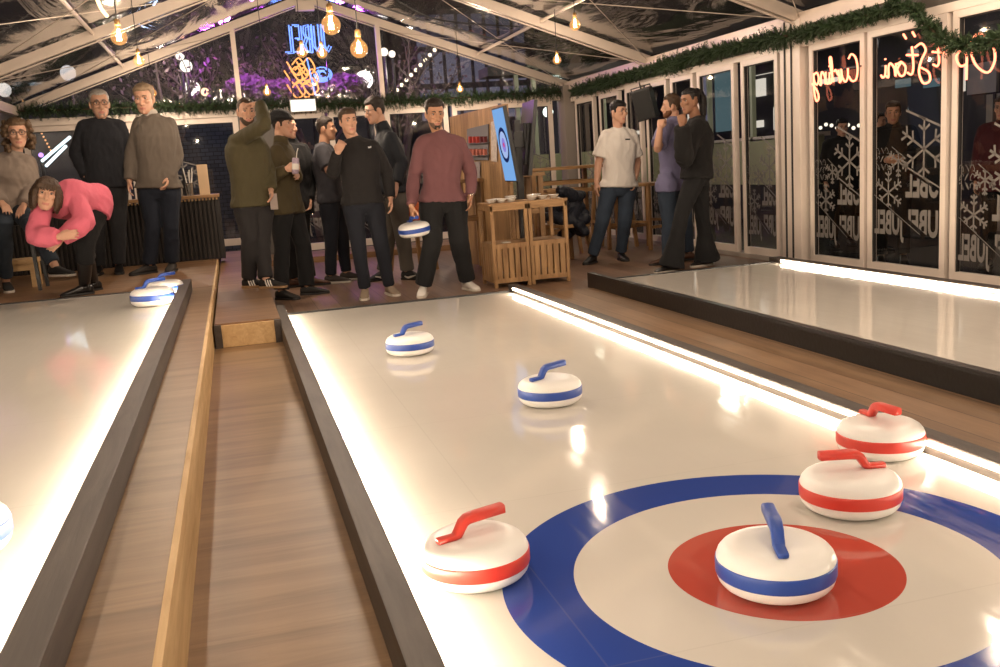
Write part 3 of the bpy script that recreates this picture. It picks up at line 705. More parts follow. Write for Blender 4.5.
# ================================================================ FIR GARLANDS
fir = mat('fir_needles', (.022, .045, .014), .6, var=.45, vscale=5)
twig = mat('fir_twig', (.05, .03, .015), .8)
def catmull(P, n=8):
    P = [V(p) for p in P]; Q = [P[0] * 2 - P[1]] + P + [P[-1] * 2 - P[-2]]; out = []
    for i in range(1, len(Q) - 2):
        for k in range(n):
            t = k / n; a, b, c, d = Q[i - 1], Q[i], Q[i + 1], Q[i + 2]
            out.append(.5 * ((2 * b) + (c - a) * t + (2 * a - 5 * b + 4 * c - d) * t * t + (3 * b - a - 3 * c + d) * t ** 3))
    out.append(P[-1]); return out
def garland(path, rad, label, seed, dens=150):
    rnd = random.Random(seed); path = catmull(path, 10)
    e = empty('fir_garland', path[0], 0, label, 'garland', None)
    bm = bmesh.new(); tube(bm, path, .012, 6); rel(obj('stem', bm, twig), e)
    bm = bmesh.new()
    for i in range(len(path) - 1):
        p, q = path[i], path[i + 1]; L_ = (q - p).length; d = (q - p).normalized()
        rr = rad * (.8 + .4 * noise.noise(p * 2.3))
        for k in range(max(1, int(L_ * dens))):
            o = p.lerp(q, rnd.random()); a = rnd.uniform(0, 2 * PI); A, B = frame_of(d)
            dirv = (A * math.cos(a) + B * math.sin(a) + d * rnd.uniform(-.7, .7) + V((0, 0, -.15))).normalized()
            ln = rr * rnd.uniform(.6, 1.25)
            s1 = dirv.cross(V((rnd.uniform(-1, 1), rnd.uniform(-1, 1), rnd.uniform(-1, 1)))).normalized()
            s2 = dirv.cross(s1)
            m = 9
            for j in range(m):
                t = (j + 1) / m; b0_ = o + dirv * (ln * t * .95)
                for s_ in (-1, 1):
                    sv = (s1 if j % 2 else s2) * s_
                    tip = b0_ + (sv * .75 + dirv * .65) * (.034 * (1.15 - .5 * t))
                    w = dirv.cross(sv).normalized() * .0042 + dirv * .0026
                    bm.faces.new([bm.verts.new(b0_ - w), bm.verts.new(b0_ + w), bm.verts.new(tip)])
            w = s1 * .002; bm.faces.new([bm.verts.new(o - w), bm.verts.new(o + w), bm.verts.new(o + dirv * ln)])
    rel(obj('needles', bm, fir, recalc=False), e); return e
def onx(px, py, X):
    v = ray(px, py); return EYE + v * (X / v.x)
garland([at(x, y, 12.98) for x, y in ((-12, 112), (60, 110), (150, 107), (240, 106), (330, 104), (420, 100), (500, 95), (566, 91))], .14, 'long fir garland along the beam under the clear gable', 1, 300)
garland([onx(x, y, 4.62) for x, y in ((574, 91), (600, 84), (650, 70), (700, 55), (750, 44), (787, 36))], .12, 'fir garland along the eave above the far window panes', 2, 380)
garland([onx(x, y, 4.62) for x, y in ((795, 36), (830, 26), (870, 15), (905, 6), (925, 22), (945, 42), (975, 44), (1010, 36), (1040, 20))], .095, 'fir garland sagging over the nearest window panes and their neon sign', 3, 400)

# ================================================================ FILAMENT BULBS
glow = bpy.data.materials.new('amber_bulb_glass'); glow.use_nodes = True
nt = glow.node_tree; nt.nodes.remove(nt.nodes['Principled BSDF'])
N_ = nt.nodes.new
t_ = N_('ShaderNodeBsdfTransparent'); t_.inputs[0].default_value = (1, .90, .78, 1)
g_ = N_('ShaderNodeBsdfGlossy'); g_.inputs['Roughness'].default_value = .05
e_ = N_('ShaderNodeEmission'); e_.inputs[0].default_value = (1, .47, .13, 1); e_.inputs[1].default_value = .34
f_ = schlick(nt, N_('ShaderNodeNewGeometry')); x_ = N_('ShaderNodeMixShader'); a_ = N_('ShaderNodeAddShader')
nt.links.new(f_.outputs[0], x_.inputs[0]); nt.links.new(t_.outputs[0], x_.inputs[1]); nt.links.new(g_.outputs[0], x_.inputs[2])
nt.links.new(x_.outputs[0], a_.inputs[0]); nt.links.new(e_.outputs[0], a_.inputs[1]); nt.links.new(a_.outputs[0], nt.nodes['Material Output'].inputs[0])
filam = emis('filament', (1, .62, .26), 60)
brass = mat('brass_socket', (.45, .26, .10), .35, metal=.8)
cable = mat('black_cable', (.015, .013, .012), .5)
def bulb(p, r, label, top):
    e = empty('hanging_bulb', p, 0, label, 'light bulb', 'filament bulbs under the tent roof')
    bm = bmesh.new()
    prof = [(0, -r)] + [(r * math.sin(a), -r * math.cos(a)) for a in [PI * k / 14 for k in range(1, 12)]] + [(r * .42, r * .98), (r * .30, r * 1.25), (r * .28, r * 1.4)]
    lathe(bm, prof, 24); obj('globe', bm, glow, e, True)
    bm = bmesh.new(); lathe(bm, [(r * .3, r * 1.3), (r * .34, r * 1.34), (r * .34, r * 2.0), (r * .22, r * 2.15), (0, r * 2.2)], 14); obj('socket', bm, brass, e, True)
    bm = bmesh.new()
    for k in range(6):
        a = 2 * PI * k / 6; tube(bm, [(r * .13 * math.cos(a), r * .13 * math.sin(a), r * .75), (r * .28 * math.cos(a + .5), r * .28 * math.sin(a + .5), -r * .45)], r * .03, 5)
    obj('filament', bm, filam, e)
    bm = bmesh.new(); tube(bm, [(0, 0, r * 2.1), (0, 0, max(top - p.z, r * 3))], .004, 6); obj('cord', bm, cable, e)
    l = light('bulb_light', p + V((0, 0, 0)), 56, (1, .88, .76), r * .3); l.parent = e; l.matrix_parent_inverse = Matrix.Translation(-p)
    return e
BL = [(119, 37, 6.0, .046, 'round filament bulb highest on the left, near the two rafters'), (139, 61, 8.6, .046, 'filament bulb hanging in front of the left rafter end'),
      (331, 25, 5.2, .05, 'largest amber bulb near the ridge, upper of the pair by the neon sign'), (359, 49, 5.6, .05, 'amber bulb lower right of the largest one near the gable post'),
      (575, 25, 7.8, .046, 'filament bulb in front of the right rafter above the man in white'), (557, 60, 9.7, .044, 'filament bulb between the two right rafters, below the roof sheet'),
      (460, 89, 12.2, .044, 'small bulb by the garland above the man in the maroon sweater'), (267, 92, 10.4, .040, 'small bulb before the purple lit trees above the man in the knit hat'),
      (302, 52, 9.2, .05, 'amber bulb standing in for a reflection in the gable sheet, left of two'), (322, 53, 9.4, .05, 'amber bulb standing in for a reflection in the gable sheet, right of two'),  # these two stand in for bulb reflections in the gable sheet
      (274, 86, 12.0, .035, 'tiny bulb just left of the exit sign'), (153, 93, 12.4, .044, 'bulb above the head of the man in the grey jumper'), (160, 95, 12.7, .03, 'faint bulb beside another behind the man in the grey jumper'), (384, 20, 9.0, .03, 'small bulb hanging from the right side of the ridge')]
BL = [b for b in BL if b[0] not in (160, 384, 274)]
for px, py, Y, r, lb in BL:
    p = at(px, py, Y); bulb(p, r, lb, roofz(p.x, Y) - .06)
# the same strings run on over the near half of the tent
k = 0
for Y in (-1.2, .9, 2.9):
    for x in (-1.3, .3, 2.0, 3.7):
        p = V((x + .2 * math.sin(k * 2.1), Y + .3 * math.cos(k), roofz(x, Y) - .5)); k += 1
        bulb(p, .048, 'added filament bulb above view that brightens the ice and the people', roofz(p.x, p.y) - .06)
for x, Y in ((-1.2, 5.2), (2.5, 4.6), (4.2, 4.4), (3.3, 4.6)):  # extra bulbs above view, added to brighten the ice and the people
    p = V((x, Y, roofz(x, Y) - .28)); bulb(p, .048, 'added filament bulb above view that brightens the ice and the people', roofz(x, Y) - .06)
for i, (pts, sg) in enumerate((([at(360, 0, 6.2), at(430, 22, 7.2), at(500, 40, 8.4), at(540, 46, 9.0)], 0), ([at(395, 0, 8.0), at(440, 20, 8.6), at(520, 27, 9)], 1))):
    bm = bmesh.new(); tube(bm, catmull(pts, 8), .006, 6)
    tag(obj('festoon_cable', bm, cable, None, True), ['black cable slung under the right roof sheet, lower of two', 'black cable slung under the right roof sheet, upper of two'][i], 'cable')
# warm rope light in the top left corner of the roof
bm = bmesh.new(); tube(bm, catmull([at(96, -4, 6.5), at(101, 8, 6.6), at(107, 16, 6.7)], 6), .012, 8)
tag(obj('rope_light', bm, emis('rope_light', (1, .72, .38), 3), None, True), 'short glowing rope light under the roof at top left', 'light')

# ================================================================ EXIT SIGN
p = at(303, 106, 12.85)
e = empty('exit_sign', p, 0, 'lit white box sign on the garland above the double door', 'sign')
bm = bmesh.new(); box(bm, (-.165, -.03, -.075), (.165, .03, .085), bev=.006); obj('housing', bm, white_al, e)
bm = bmesh.new(); box(bm, (-.155, -.036, -.065), (.155, -.028, .075), bev=.002); obj('lit_face', bm, emis('sign_white', (.86, 1, .92), 1.6), e)

# ================================================================ WINDOW LETTERING AND SNOWFLAKES
def text_mesh(s, size, bold=.02, width=1.0):
    cu = bpy.data.curves.new('txt', 'FONT'); cu.body = s; cu.size = size; cu.offset = bold; cu.resolution_u = 3
    o = bpy.data.objects.new('txt', cu); COL.objects.link(o)
    dg = bpy.context.evaluated_depsgraph_get(); me = bpy.data.meshes.new_from_object(o.evaluated_get(dg))
    bpy.data.objects.remove(o); bpy.data.curves.remove(cu)
    xs = [v.co.x for v in me.vertices]; x0 = min(xs); y0 = min(v.co.y for v in me.vertices); H = max(v.co.y for v in me.vertices) - y0; W = max(xs) - x0
    vs = [((v.co.x - x0) / W, (v.co.y - y0) / H) for v in me.vertices]; fs = [tuple(p.vertices) for p in me.polygons]
    bpy.data.meshes.remove(me); return vs, fs
JUBEL = text_mesh('JUBEL', 1, .035)
def add_text(bm, T, u, v, w, h):
    a = [bm.verts.new((u + x * w, v + y * h, 0)) for x, y in T[0]]
    for f in T[1]:
        try: bm.faces.new([a[i] for i in f])
        except ValueError: pass
def seg(bm, p, q, w):
    p, q = V((*p, 0)), V((*q, 0)); d = (q - p).normalized(); n = V((-d.y, d.x, 0)) * w / 2
    bm.faces.new([bm.verts.new(c) for c in (p - n, q - n, q + n, p + n)])
def flake(bm, c, r, w=.016):
    for k in range(6):
        a = PI / 6 + k * PI / 3; d = (math.cos(a), math.sin(a))
        seg(bm, c, (c[0] + d[0] * r, c[1] + d[1] * r), w)
        for f in (.5, .78):
            b = (c[0] + d[0] * r * f, c[1] + d[1] * r * f)
            for s in (-1, 1):
                aa = a + s * PI / 3.2; seg(bm, b, (b[0] + math.cos(aa) * r * .26, b[1] + math.sin(aa) * r * .26), w)
def clip(bm, pt, nrm):
    bmesh.ops.bisect_plane(bm, geom=bm.verts[:] + bm.edges[:] + bm.faces[:], plane_co=(*pt, 0), plane_no=(*nrm, 0), clear_outer=True)
decal_m = film('frosted_vinyl', (.45, .43, .42), 0, .5, .30, (.52, .47, .43), bump=0)
def merge(dst, src):
    me = bpy.data.meshes.new('t'); src.to_mesh(me); src.free(); dst.from_mesh(me); bpy.data.meshes.remove(me)
def decal(W, seed):
    """pattern as read from OUTSIDE: x 0..W, y up; bands climb to the right"""
    out = bmesh.new(); o = [0, .06, .02, -.04, .10, .03][seed % 6]
    def below(p, q): n = V((-(q[1] - p[1]), (q[0] - p[0]))); return p, (n.x, n.y)
    def part(fn, lo=None, hi=None):
        b = bmesh.new(); fn(b)
        for ln, sg in ((hi, 1), (lo, -1)):
            if ln:
                p, q = [(a * W, y + o) for a, y in ln]
                if q[0] < p[0]: p, q = q, p
                n = (-(q[1] - p[1]) * sg, (q[0] - p[0]) * sg); clip(b, p, n)
        clip(b, (0, 0), (-1, 0)); clip(b, (W, 0), (1, 0)); clip(b, (0, .02), (0, -1)); merge(out, b)
    A, B, C, D = ((0, .885), (.51, 1.02)), ((0, .45), (.51, .61)), ((0, .05), (.62, .30)), ((.3, .12), (1, .40))
    part(lambda b: [flake(b, (W * .25, .74 + o), W * .36, .018), seg(b, (0, .885 + o), (.51 * W, 1.02 + o), .016), seg(b, (0, .46 + o), (.51 * W, .62 + o), .012)], lo=((0, .45), (.51, .605)), hi=((0, .895), (.51, 1.03)))
    part(lambda b: [add_text(b, JUBEL, -.04 * W, .335 + o, .55 * W, .26)], hi=((0, .43), (.51, .59)))
    part(lambda b: [add_text(b, JUBEL, -.04 * W, .055 + o, .57 * W, .255)], lo=C)
    part(lambda b: [add_text(b, JUBEL, .53 * W, .06 + o, .46 * W, .24)], hi=D)
    part(lambda b: [flake(b, (W * .77, .43 + o), W * .22, .014), seg(b, (.3 * W, .13 + o), (W, .41 + o), .012)], lo=((.3, .13), (1, .41)))
    part(lambda b: [flake(b, (W * .62, .66 + o), W * .16, .013), seg(b, (.55 * W, .70 + o), (.72 * W, .77 + o), .012)], hi=((.55, .70), (.72, .77)))
    for k in range(9):
        x = W * .80 + (k % 3) * .05; y = .74 + o - (k // 3) * .06
        q = [(x + .02 * math.cos(a * .9 + k), y + .024 * math.sin(a * 1.1 + k * 2)) for a in range(6)]
        for i in range(5): seg(out, q[i], q[i + 1], .005)
    return out
def put_decal(e, axis, c, u0, u1, z0, seed):
    bm = decal(u1 - u0, seed); me = bpy.data.meshes.new('lettering')
    for v in bm.verts:
        x, y = v.co.x, v.co.y
        v.co = V((c, u0 + x, z0 + y)) if axis == 'x' else V((u1 - x, c, z0 + y))
    bm.to_mesh(me); bm.free(); link('lettering', me, decal_m, e)
for i, (a, b) in enumerate(RU):
    put_decal(RW[i], 'x', XR - .004, a + .055, b - .055, .07, i)
for i, (a, b) in enumerate(BU):
    if i >= 1: put_decal(BW[i], 'y', YB - .006, a + .075, min(b - .075, a + .8), .13 if i > 1 else .3, i)

# ================================================================ NEON SCRIPT IN THE WINDOW (reads from the street)
G = {'C': [[(.75, .85), (.55, 1.0), (.25, .85), (.1, .45), (.2, .05), (.5, 0), (.75, .2)]],
     'u': [[(0, .5), (.02, .15), (.2, 0), (.42, .2), (.5, .5), (.5, .1), (.62, 0)]],
     'r': [[(0, 0), (.08, .48), (.12, .3), (.3, .5), (.42, .45)]],
     'l': [[(0, .05), (.2, .5), (.32, .95), (.2, 1.0), (.12, .6), (.15, .1), (.3, 0)]],
     'i': [[(0, .45), (.03, .1), (.15, 0), (.25, .1)], [(.02, .66), (.03, .70)]],
     'n': [[(0, .48), (.02, 0), (.08, .3), (.28, .5), (.38, .35), (.38, 0), (.5, .05)]],
     'g': [[(.45, .42), (.2, .5), (.03, .25), (.2, .02), (.42, .2), (.45, .5), (.42, -.2), (.25, -.62), (.05, -.5), (.2, -.2), (.6, .1)]],
     'S': [[(.8, .95), (.5, 1.05), (.3, .8), (.5, .45), (.6, .05), (.4, -.35), (.1, -.3), (.15, .0), (.5, .2)]],
     't': [[(.2, 1.0), (.12, .3), (.2, 0), (.4, .08)], [(-.1, .66), (.45, .72)]],
     'o': [[(.25, .5), (.05, .3), (.1, .03), (.3, 0), (.45, .25), (.25, .5), (.5, .42)]],
     "'": [[(.08, 1.05), (.0, .8)]],
     's': [[(.35, .45), (.15, .5), (.1, .3), (.3, .2), (.25, .0), (0, .05)]],
     'O': [[(.5, 1.05), (.15, .8), (.05, .3), (.3, -.1), (.75, .1), (.95, .6), (.8, 1.0), (.45, 1.05), (.35, .8), (.7, .7), (1.1, .8)]],
     'p': [[(0, .5), (0, -.4)], [(0, .4), (.25, .5), (.42, .28), (.25, .02), (0, .1)]]}
ADV = {'C': .8, 'u': .62, 'r': .45, 'l': .32, 'i': .3, 'n': .52, 'g': .6, 'S': .75, 't': .45, 'o': .52, "'": .2, 's': .42, 'O': 1.1, 'p': .5}
neon_m = emis('neon_orange', (1, .25, .13), 4.2)
sign = empty('neon_sign', (4.70, 6.2, 1.55), 0, 'orange red neon handwriting hanging in the near window panes', 'neon sign')
def neon_word(word, ya, yb, zb, zb2, h):
    tot = sum(ADV[c] for c in word); x = 0; bm = bmesh.new()
    for c in word:
        for st in G[c]:
            pts = []
            for (gx_, gz_) in st:
                f = (x + gx_) / tot; pts.append(V((4.70, ya + (yb - ya) * f, zb + (zb2 - zb) * f + gz_ * h)))
            tube(bm, catmull(pts, 5) if len(pts) > 2 else pts, .0075, 8)
        x += ADV[c]
    rel(obj('neon_tube', bm, neon_m, None, True), sign)
def zat(px, py): return onx(px, py, 4.70)
a, b = zat(859, 80), zat(812, 86); neon_word('Curling', a.y, b.y, a.z, b.z, .20)
a, b = zat(932, 72), zat(880, 78); neon_word('Stoni', a.y, b.y, a.z, b.z, .19)
a, b = zat(915, 52), zat(908, 52); neon_word("'", a.y, b.y, a.z, b.z, .13)
a, b = zat(906, 54), zat(899, 54); neon_word("'", a.y, b.y, a.z, b.z, .13)
a, b = zat(946, 66), zat(932, 66); neon_word("'t", a.y, b.y, a.z, b.z, .13)
a, b = zat(996, 70), zat(954, 66); neon_word("Op", a.y, b.y, a.z, b.z, .20)
bm = bmesh.new(); bar(bm, zat(860, 66) + V((.012, 0, 0)), zat(812, 73) + V((.012, 0, 0)), .004, .012); bar(bm, zat(932, 62) + V((.012, 0, 0)), zat(880, 66) + V((.012, 0, 0)), .004, .012)
rel(obj('backing_bar', bm, black), sign)
# ================================================================ OUTSIDE
ground_m = mat('wet_asphalt', (.02, .019, .02), .25, bump=.2, bscale=9)
bm = bmesh.new(); quad(bm, [(-30, -6, -.14), (40, -6, -.14), (40, 50, -.14), (-30, 50, -.14)])
structure(obj('ground', bm, ground_m))
rnd = random.Random(4)
# neon sign on a frame in the trees behind the gable (mirrored lettering, blue over orange)
nb, no = emis('neon_blue', (.16, .30, 1), 3.2), emis('neon_amber', (1, .36, .10), 2.6)
c = at(308, 58, 16)
e = empty('neon_sign', c, 0, 'blue and orange neon sign outside among the trees behind the gable', 'neon sign')
pxm = 16.3 / 949
def stroke_letters(word, x0, w, z0, h, m, mirror=True, r=.012, dbl=.035):
    SEG = {'J': [[(.9, 1), (.9, .25), (.5, 0), (.1, .2)]], 'U': [[(.1, 1), (.1, .2), (.5, 0), (.9, .2), (.9, 1)]], 'B': [[(.1, 0), (.1, 1), (.7, .95), (.8, .7), (.6, .52), (.1, .5)], [(.6, .52), (.9, .3), (.7, .03), (.1, 0)]], 'E': [[(.9, 1), (.1, 1), (.1, 0), (.9, 0)], [(.1, .5), (.7, .5)]], 'L': [[(.1, 1), (.1, 0), (.85, 0)]]}
    n = len(word); bm = bmesh.new()
    for i, ch in enumerate(word):
        for st in SEG[ch]:
            for dd in (0, dbl):
                pts = []
                for a, b in st:
                    u = (i + .08 + a * .84) / n
                    if mirror: u = 1 - u
                    pts.append(c + V((x0 + u * w + dd, 0, z0 + b * h - dd * .6)))
                tube(bm, pts, r, 6)
    rel(obj('neon_tube', bm, m), e)
stroke_letters('JUBEL', -22 * pxm, 44 * pxm, 6 * pxm, 24 * pxm, nb)
bm = bmesh.new()
for k in range(9):
    a = k * 1.3; q = c + V((-11 * pxm + 7 * pxm * math.cos(a * 1.7), .02 * k, -16 * pxm + 11 * pxm * math.sin(a)))
    tube(bm, catmull([q, q + V((.12, 0, .1)), q + V((.2, 0, -.08)), q + V((.05, 0, -.16)), q + V((-.08, 0, .05))], 4), .013, 6)
rel(obj('neon_tube', bm, no, None, True), e)
bm = bmesh.new()
tube(bm, [c + V((-.02, 0, 0)), c + V((.06, 0, -34 * pxm))], .012, 6)
for k in range(5):
    q = c + V((12 * pxm, .02 * k, -15 * pxm)); rr_ = (4 + 2 * k) * pxm * .7
    tube(bm, [q + V((rr_ * math.cos(a) * 1.1, 0, rr_ * .8 * math.sin(a))) for a in [.4 * j + k for j in range(12)]], .010, 6)
rel(obj('neon_tube', bm, nb, None, True), e)
bm = bmesh.new(); bar(bm, c + V((-.4, .05, .55)), c + V((.42, .05, .55)), .02, .02); bar(bm, c + V((-.3, .05, .55)), c + V((-.3, .05, -.6)), .02, .02); bar(bm, c + V((.3, .05, .55)), c + V((.3, .05, -.6)), .02, .02); bar(bm, c + V((0, .08, -.5)), V((c.x, c.y + .08, -.14)), .05, .05)
rel(obj('sign_frame', bm, black), e)
light('neon_glow', c + V((0, -.4, .2)), 14, (.3, .4, 1), .2)
# trees lit purple
bark = mat('tree_bark', (.16, .13, .11), .8, bump=.5, bscale=12); leafm = mat('bare_twigs_foliage', (.20, .15, .16), .7)
def tree(x, Y, h, seed, label):
    r = random.Random(seed); e = empty('tree', (x, Y, -.14), 0, label, 'tree', 'trees behind the gable')
    bm = bmesh.new(); tips = []
    def grow(p, d, ln, rad, dep):
        pts = [p]; dd = d.copy()
        for i in range(4):
            dd = (dd + V((r.uniform(-.25, .25), r.uniform(-.25, .25), r.uniform(-.05, .15)))).normalized(); pts.append(pts[-1] + dd * ln / 4)
        tube(bm, pts, [rad * (1 - .12 * i) for i in range(5)], 6)
        if dep == 0: tips.extend(pts[1:]); return
        for k in range(3 if dep > 1 else 4):
            grow(pts[r.choice((2, 3, 4))], (dd + V((r.uniform(-1, 1), r.uniform(-1, 1), r.uniform(-.1, .7)))).normalized(), ln * .66, rad * .5, dep - 1)
    grow(V((0, 0, 0)), V((0, 0, 1)), h * .42, .09, 3); obj('trunk', bm, bark, e)
    bm = bmesh.new()
    for t in tips:
        for k in range(2):
            q = t + V((r.gauss(0, .14), r.gauss(0, .14), r.gauss(0, .14))); a = V((r.uniform(-1, 1), r.uniform(-1, 1), r.uniform(-1, 1))).normalized() * .05; b = a.orthogonal().normalized() * .03
            bm.faces.new([bm.verts.new(q - a), bm.verts.new(q + b), bm.verts.new(q + a), bm.verts.new(q - b)])
    obj('foliage', bm, leafm, e, recalc=False)
for x, Y, h, s_, lb in ((-.9, 17.5, 4.6, 11, 'bare tree lit by white lights left of the neon sign'), (.5, 18.5, 4.6, 12, 'bare tree lit pink and purple beside the gable post'), (1.6, 18.8, 5.0, 13, 'bare tree behind the blue neon sign'), (3.2, 17.5, 4.6, 14, 'bare tree right of the white globe lamp')): tree(x, Y, h, s_, lb)
def shrub(c, r, seed, label):
    rr = random.Random(seed); e = empty('shrub', (c.x, c.y, -.14), 0, label, 'shrub', 'purple lit shrubs'); 
    bm = bmesh.new()
    for k in range(900):
        d = V((rr.gauss(0, 1), rr.gauss(0, 1), rr.gauss(0, 1))).normalized() * rr.uniform(.5, 1); q = V((d.x * r * 1.5, d.y * r, c.z + .14 + d.z * r * .8)); a = V((rr.uniform(-1, 1), rr.uniform(-1, 1), rr.uniform(-1, 1))).normalized() * .07; b = a.orthogonal().normalized() * .03
        bm.faces.new([bm.verts.new(q - a), bm.verts.new(q + b), bm.verts.new(q + a), bm.verts.new(q - b)])
    obj('foliage', bm, leafm, e, recalc=False)
    bm = bmesh.new(); tube(bm, [(0, 0, 0), (0, 0, c.z + .1)], .05, 8); obj('stem', bm, bark, e)
for i, (px, py, lb) in enumerate(((248, 88, 'purple lit shrub beside the left gable post'), (285, 92, 'purple lit shrub below the neon sign'), (322, 90, 'purple lit shrub between the neon sign and the globe lamp'), (345, 86, 'purple lit shrub below the globe lamp'))):
    q = at(px, py, 16.6); shrub(q, .26, 30 + i, lb); light('shrub_spot', q + V((0, -.5, .35)), 18, (.62, .10, 1), .05)
for (px, py, Y, en, cl) in ((238, 40, 16.8, 60, (1, .22, .45)), (220, 60, 16.5, 50, (.7, .15, 1)), (300, 20, 17, 60, (.5, .15, 1)), (170, 70, 16.6, 70, (1, .85, .7)), (400, 70, 16.6, 60, (1, .85, .75)), (60, 60, 16, 40, (.8, .8, 1))):
    light('tree_spot', at(px, py, Y), en * .35, cl, .1)
# lamps outside
def lamp(px, py, Y, r, col, st, label, pole=True, cat='lamp'):
    p = at(px, py, Y); e = empty('globe_lamp', (p.x, p.y, -.14), 0, label, cat, 'globe lamps outside')
    bm = bmesh.new(); ball(bm, (0, 0, p.z + .14), r, 20, 12); obj('globe', bm, emis('globe_%.2f_%.2f_%d' % (col[0], col[2], int(st * 10)), col, st), e, True)
    if pole:
        bm = bmesh.new(); tube(bm, [(0, 0, 0), (0, 0, p.z + .14 - r)], .03, 8); obj('pole', bm, black, e)
lamp(364, 80, 18, .165, (1, .95, .88), 3, 'big white globe lamp behind the gable, right of the neon sign')
lamp(548, 112, 15.2, .085, (.85, 1, .9), 3, 'white street lamp seen through the back door on the right')
lamp(186, 66, 17, .10, (1, .93, .8), 2.5, 'white lamp standing in for a streak reflection in the sheet left of the gable post')  # this lamp and the next two imitate streaks of light reflected in the sheet
lamp(192, 88, 17.4, .13, (1, .93, .8), 2.5, 'lower white lamp standing in for a streak reflection in the sheet left of the gable post')
lamp(180, 56, 17.2, .07, (1, .93, .8), 2.5, 'small white lamp standing in for the top of a streak reflection on the left')
lamp(384, 52, 16.8, .07, (1, .9, .75), 2.5, 'small lamp right of the gable post, left of two')
lamp(392, 54, 17.0, .06, (1, .9, .75), 2.5, 'small lamp right of the gable post, right of two')
lamp(68, 73, 15.5, .11, (1, .95, .9), 3, 'white lamp shining through the sheet below the left rafter')
lamp(4, 90, 15.5, .10, (1, .95, .85), 3, 'white lamp at the far left edge beyond the tent')
lamp(205, 92, 17.8, .07, (1, .6, .35), 3, 'orange lamp behind the garland near the left gable post')
for i in range(9):
    p = at(397 + i * 4.7, 90 - i * 5, 17.5); bm = bmesh.new(); ball(bm, p, .035, 10, 6)
    tag(obj('fairy_light', bm, emis('fairy_light', (1, .85, .6), 3), None, True), ('end' if i in (0, 8) else 'inner') + ' bulb of the light string climbing right behind the gable' if i not in (0, 8) else ('lowest' if i == 0 else 'topmost') + ' bulb of the light string climbing right behind the gable', 'light bulb', 'light string outside')
# houses behind
def house(name, lo, hi, wins, m, label, wm):
    e = empty(name, ((lo[0] + hi[0]) / 2, (lo[1] + hi[1]) / 2, lo[2]), 0, label, 'building')
    bm = bmesh.new(); box(bm, lo, hi); rel(obj('wall', bm, m), e)
    for (a, b, w_, ) in wins:
        bm = bmesh.new(); box(bm, a, b); rel(obj('window', bm, w_), e)
    return e
greyw = mat('grey_facade', (.10, .095, .10), .7, bump=.2); dimw = emis('dim_window', (.34, .32, .44), .35); brightw = emis('bright_window', (1, .92, .78), .8); bluew = emis('blue_window', (.22, .36, .40), .32)
q0, q1 = at(415, 100, 24), at(455, 30, 24)
house('office_block', (q0.x, 24, -.14), (q0.x + 3.2, 28, 6), [((q0.x + .15 + k * .36, 23.95, 2.2 + r * .9), (q0.x + .41 + k * .36, 24.0, 2.95 + r * .9), dimw) for k in range(8) for r in range(3)], greyw, 'grey block with tall dim windows behind the light string', dimw)
# blue brick wall seen through the left back window
brick = bpy.data.materials.new('dark_brick'); brick.use_nodes = True; nt = brick.node_tree; bk = nt.nodes.new('ShaderNodeTexBrick'); bk.inputs['Color1'].default_value = (.10, .11, .14, 1); bk.inputs['Color2'].default_value = (.06, .065, .085, 1); bk.inputs['Mortar'].default_value = (.02, .02, .025, 1); bk.inputs['Scale'].default_value = 4
tc = nt.nodes.new('ShaderNodeTexCoord'); mp = nt.nodes.new('ShaderNodeMapping'); mp.inputs['Rotation'].default_value = (PI / 2, 0, 0); nt.links.new(tc.outputs['Object'], mp.inputs[0]); nt.links.new(mp.outputs[0], bk.inputs[0]); nt.links.new(bk.outputs[0], nt.nodes['Principled BSDF'].inputs[0])
bm = bmesh.new(); box(bm, (-1.3, 16.0, -.14), (.9, 16.2, 2.0)); tag(obj('brick_wall', bm, brick), 'dark bluish brick wall outside behind the bar window', 'wall')
light('yard_light', (-.2, 14.6, 1.9), 4, (.55, .7, 1), .1)
# light tubes outside on the left
for i, (a, b, lb) in enumerate((((70, 137), (42, 161), 'upper white light tube slanting behind the left window'), ((66, 146), (46, 166), 'lower white light tube slanting behind the left window'))):
    bm = bmesh.new(); tube(bm, [at(*a, 15.5), at(*b, 15.0 + .2 * i)], .022, 10); tag(obj('light_tube', bm, emis('light_tube', (.75, .92, 1), 2.2)), lb, 'light tube')
for k in range(7):
    p = at(40 + k * 1.8, 130 + k * 3.4, 15.5); bm = bmesh.new(); ball(bm, p, .014, 8, 5); tag(obj('fairy_light', bm, emis('fairy_amber', (1, .5, .2), 1.5), None, True), 'amber bulb of the short string behind the left window', 'light bulb', 'amber string outside the left window')
p = at(41, 156, 15.5); lamp(41, 155, 15.4, .035, (.6, .3, 1), 2, 'small purple lamp outside behind the left window')
# pale green kiosk outside on the right
green = mat('pale_green_panel', (.36, .35, .215), .5, var=.15, vscale=2); postm = mat('pale_post', (.5, .52, .38), .5)
e = empty('kiosk', (7.2, 15, -.14), 0, 'pale green low kiosk with posts outside behind the right windows', 'kiosk')
bm = bmesh.new(); box(bm, (4.3, 15.6, .45), (9, 15.8, 1.12)); box(bm, (8.0, 12.0, .42), (8.2, 15.6, 1.12)); rel(obj('low_wall', bm, green), e)
bm = bmesh.new(); box(bm, (4.3, 15.62, -.14), (9, 15.78, .45)); box(bm, (8.02, 12.0, -.14), (8.18, 15.6, .42)); rel(obj('plinth', bm, mat('dark_facade', (.03, .028, .03), .6)), e)
for k, (x, y) in enumerate([(4.75, 15.6), (5.05, 15.6), (5.5, 15.6), (6.3, 15.6), (8.0, 15.0), (8.0, 13.6), (8.0, 12.2), (8.0, 12.9)]):
    bm = bmesh.new(); box(bm, (x, y, 1.1), (x + .07, y + .07, 2.5)); rel(obj('post', bm, postm), e)
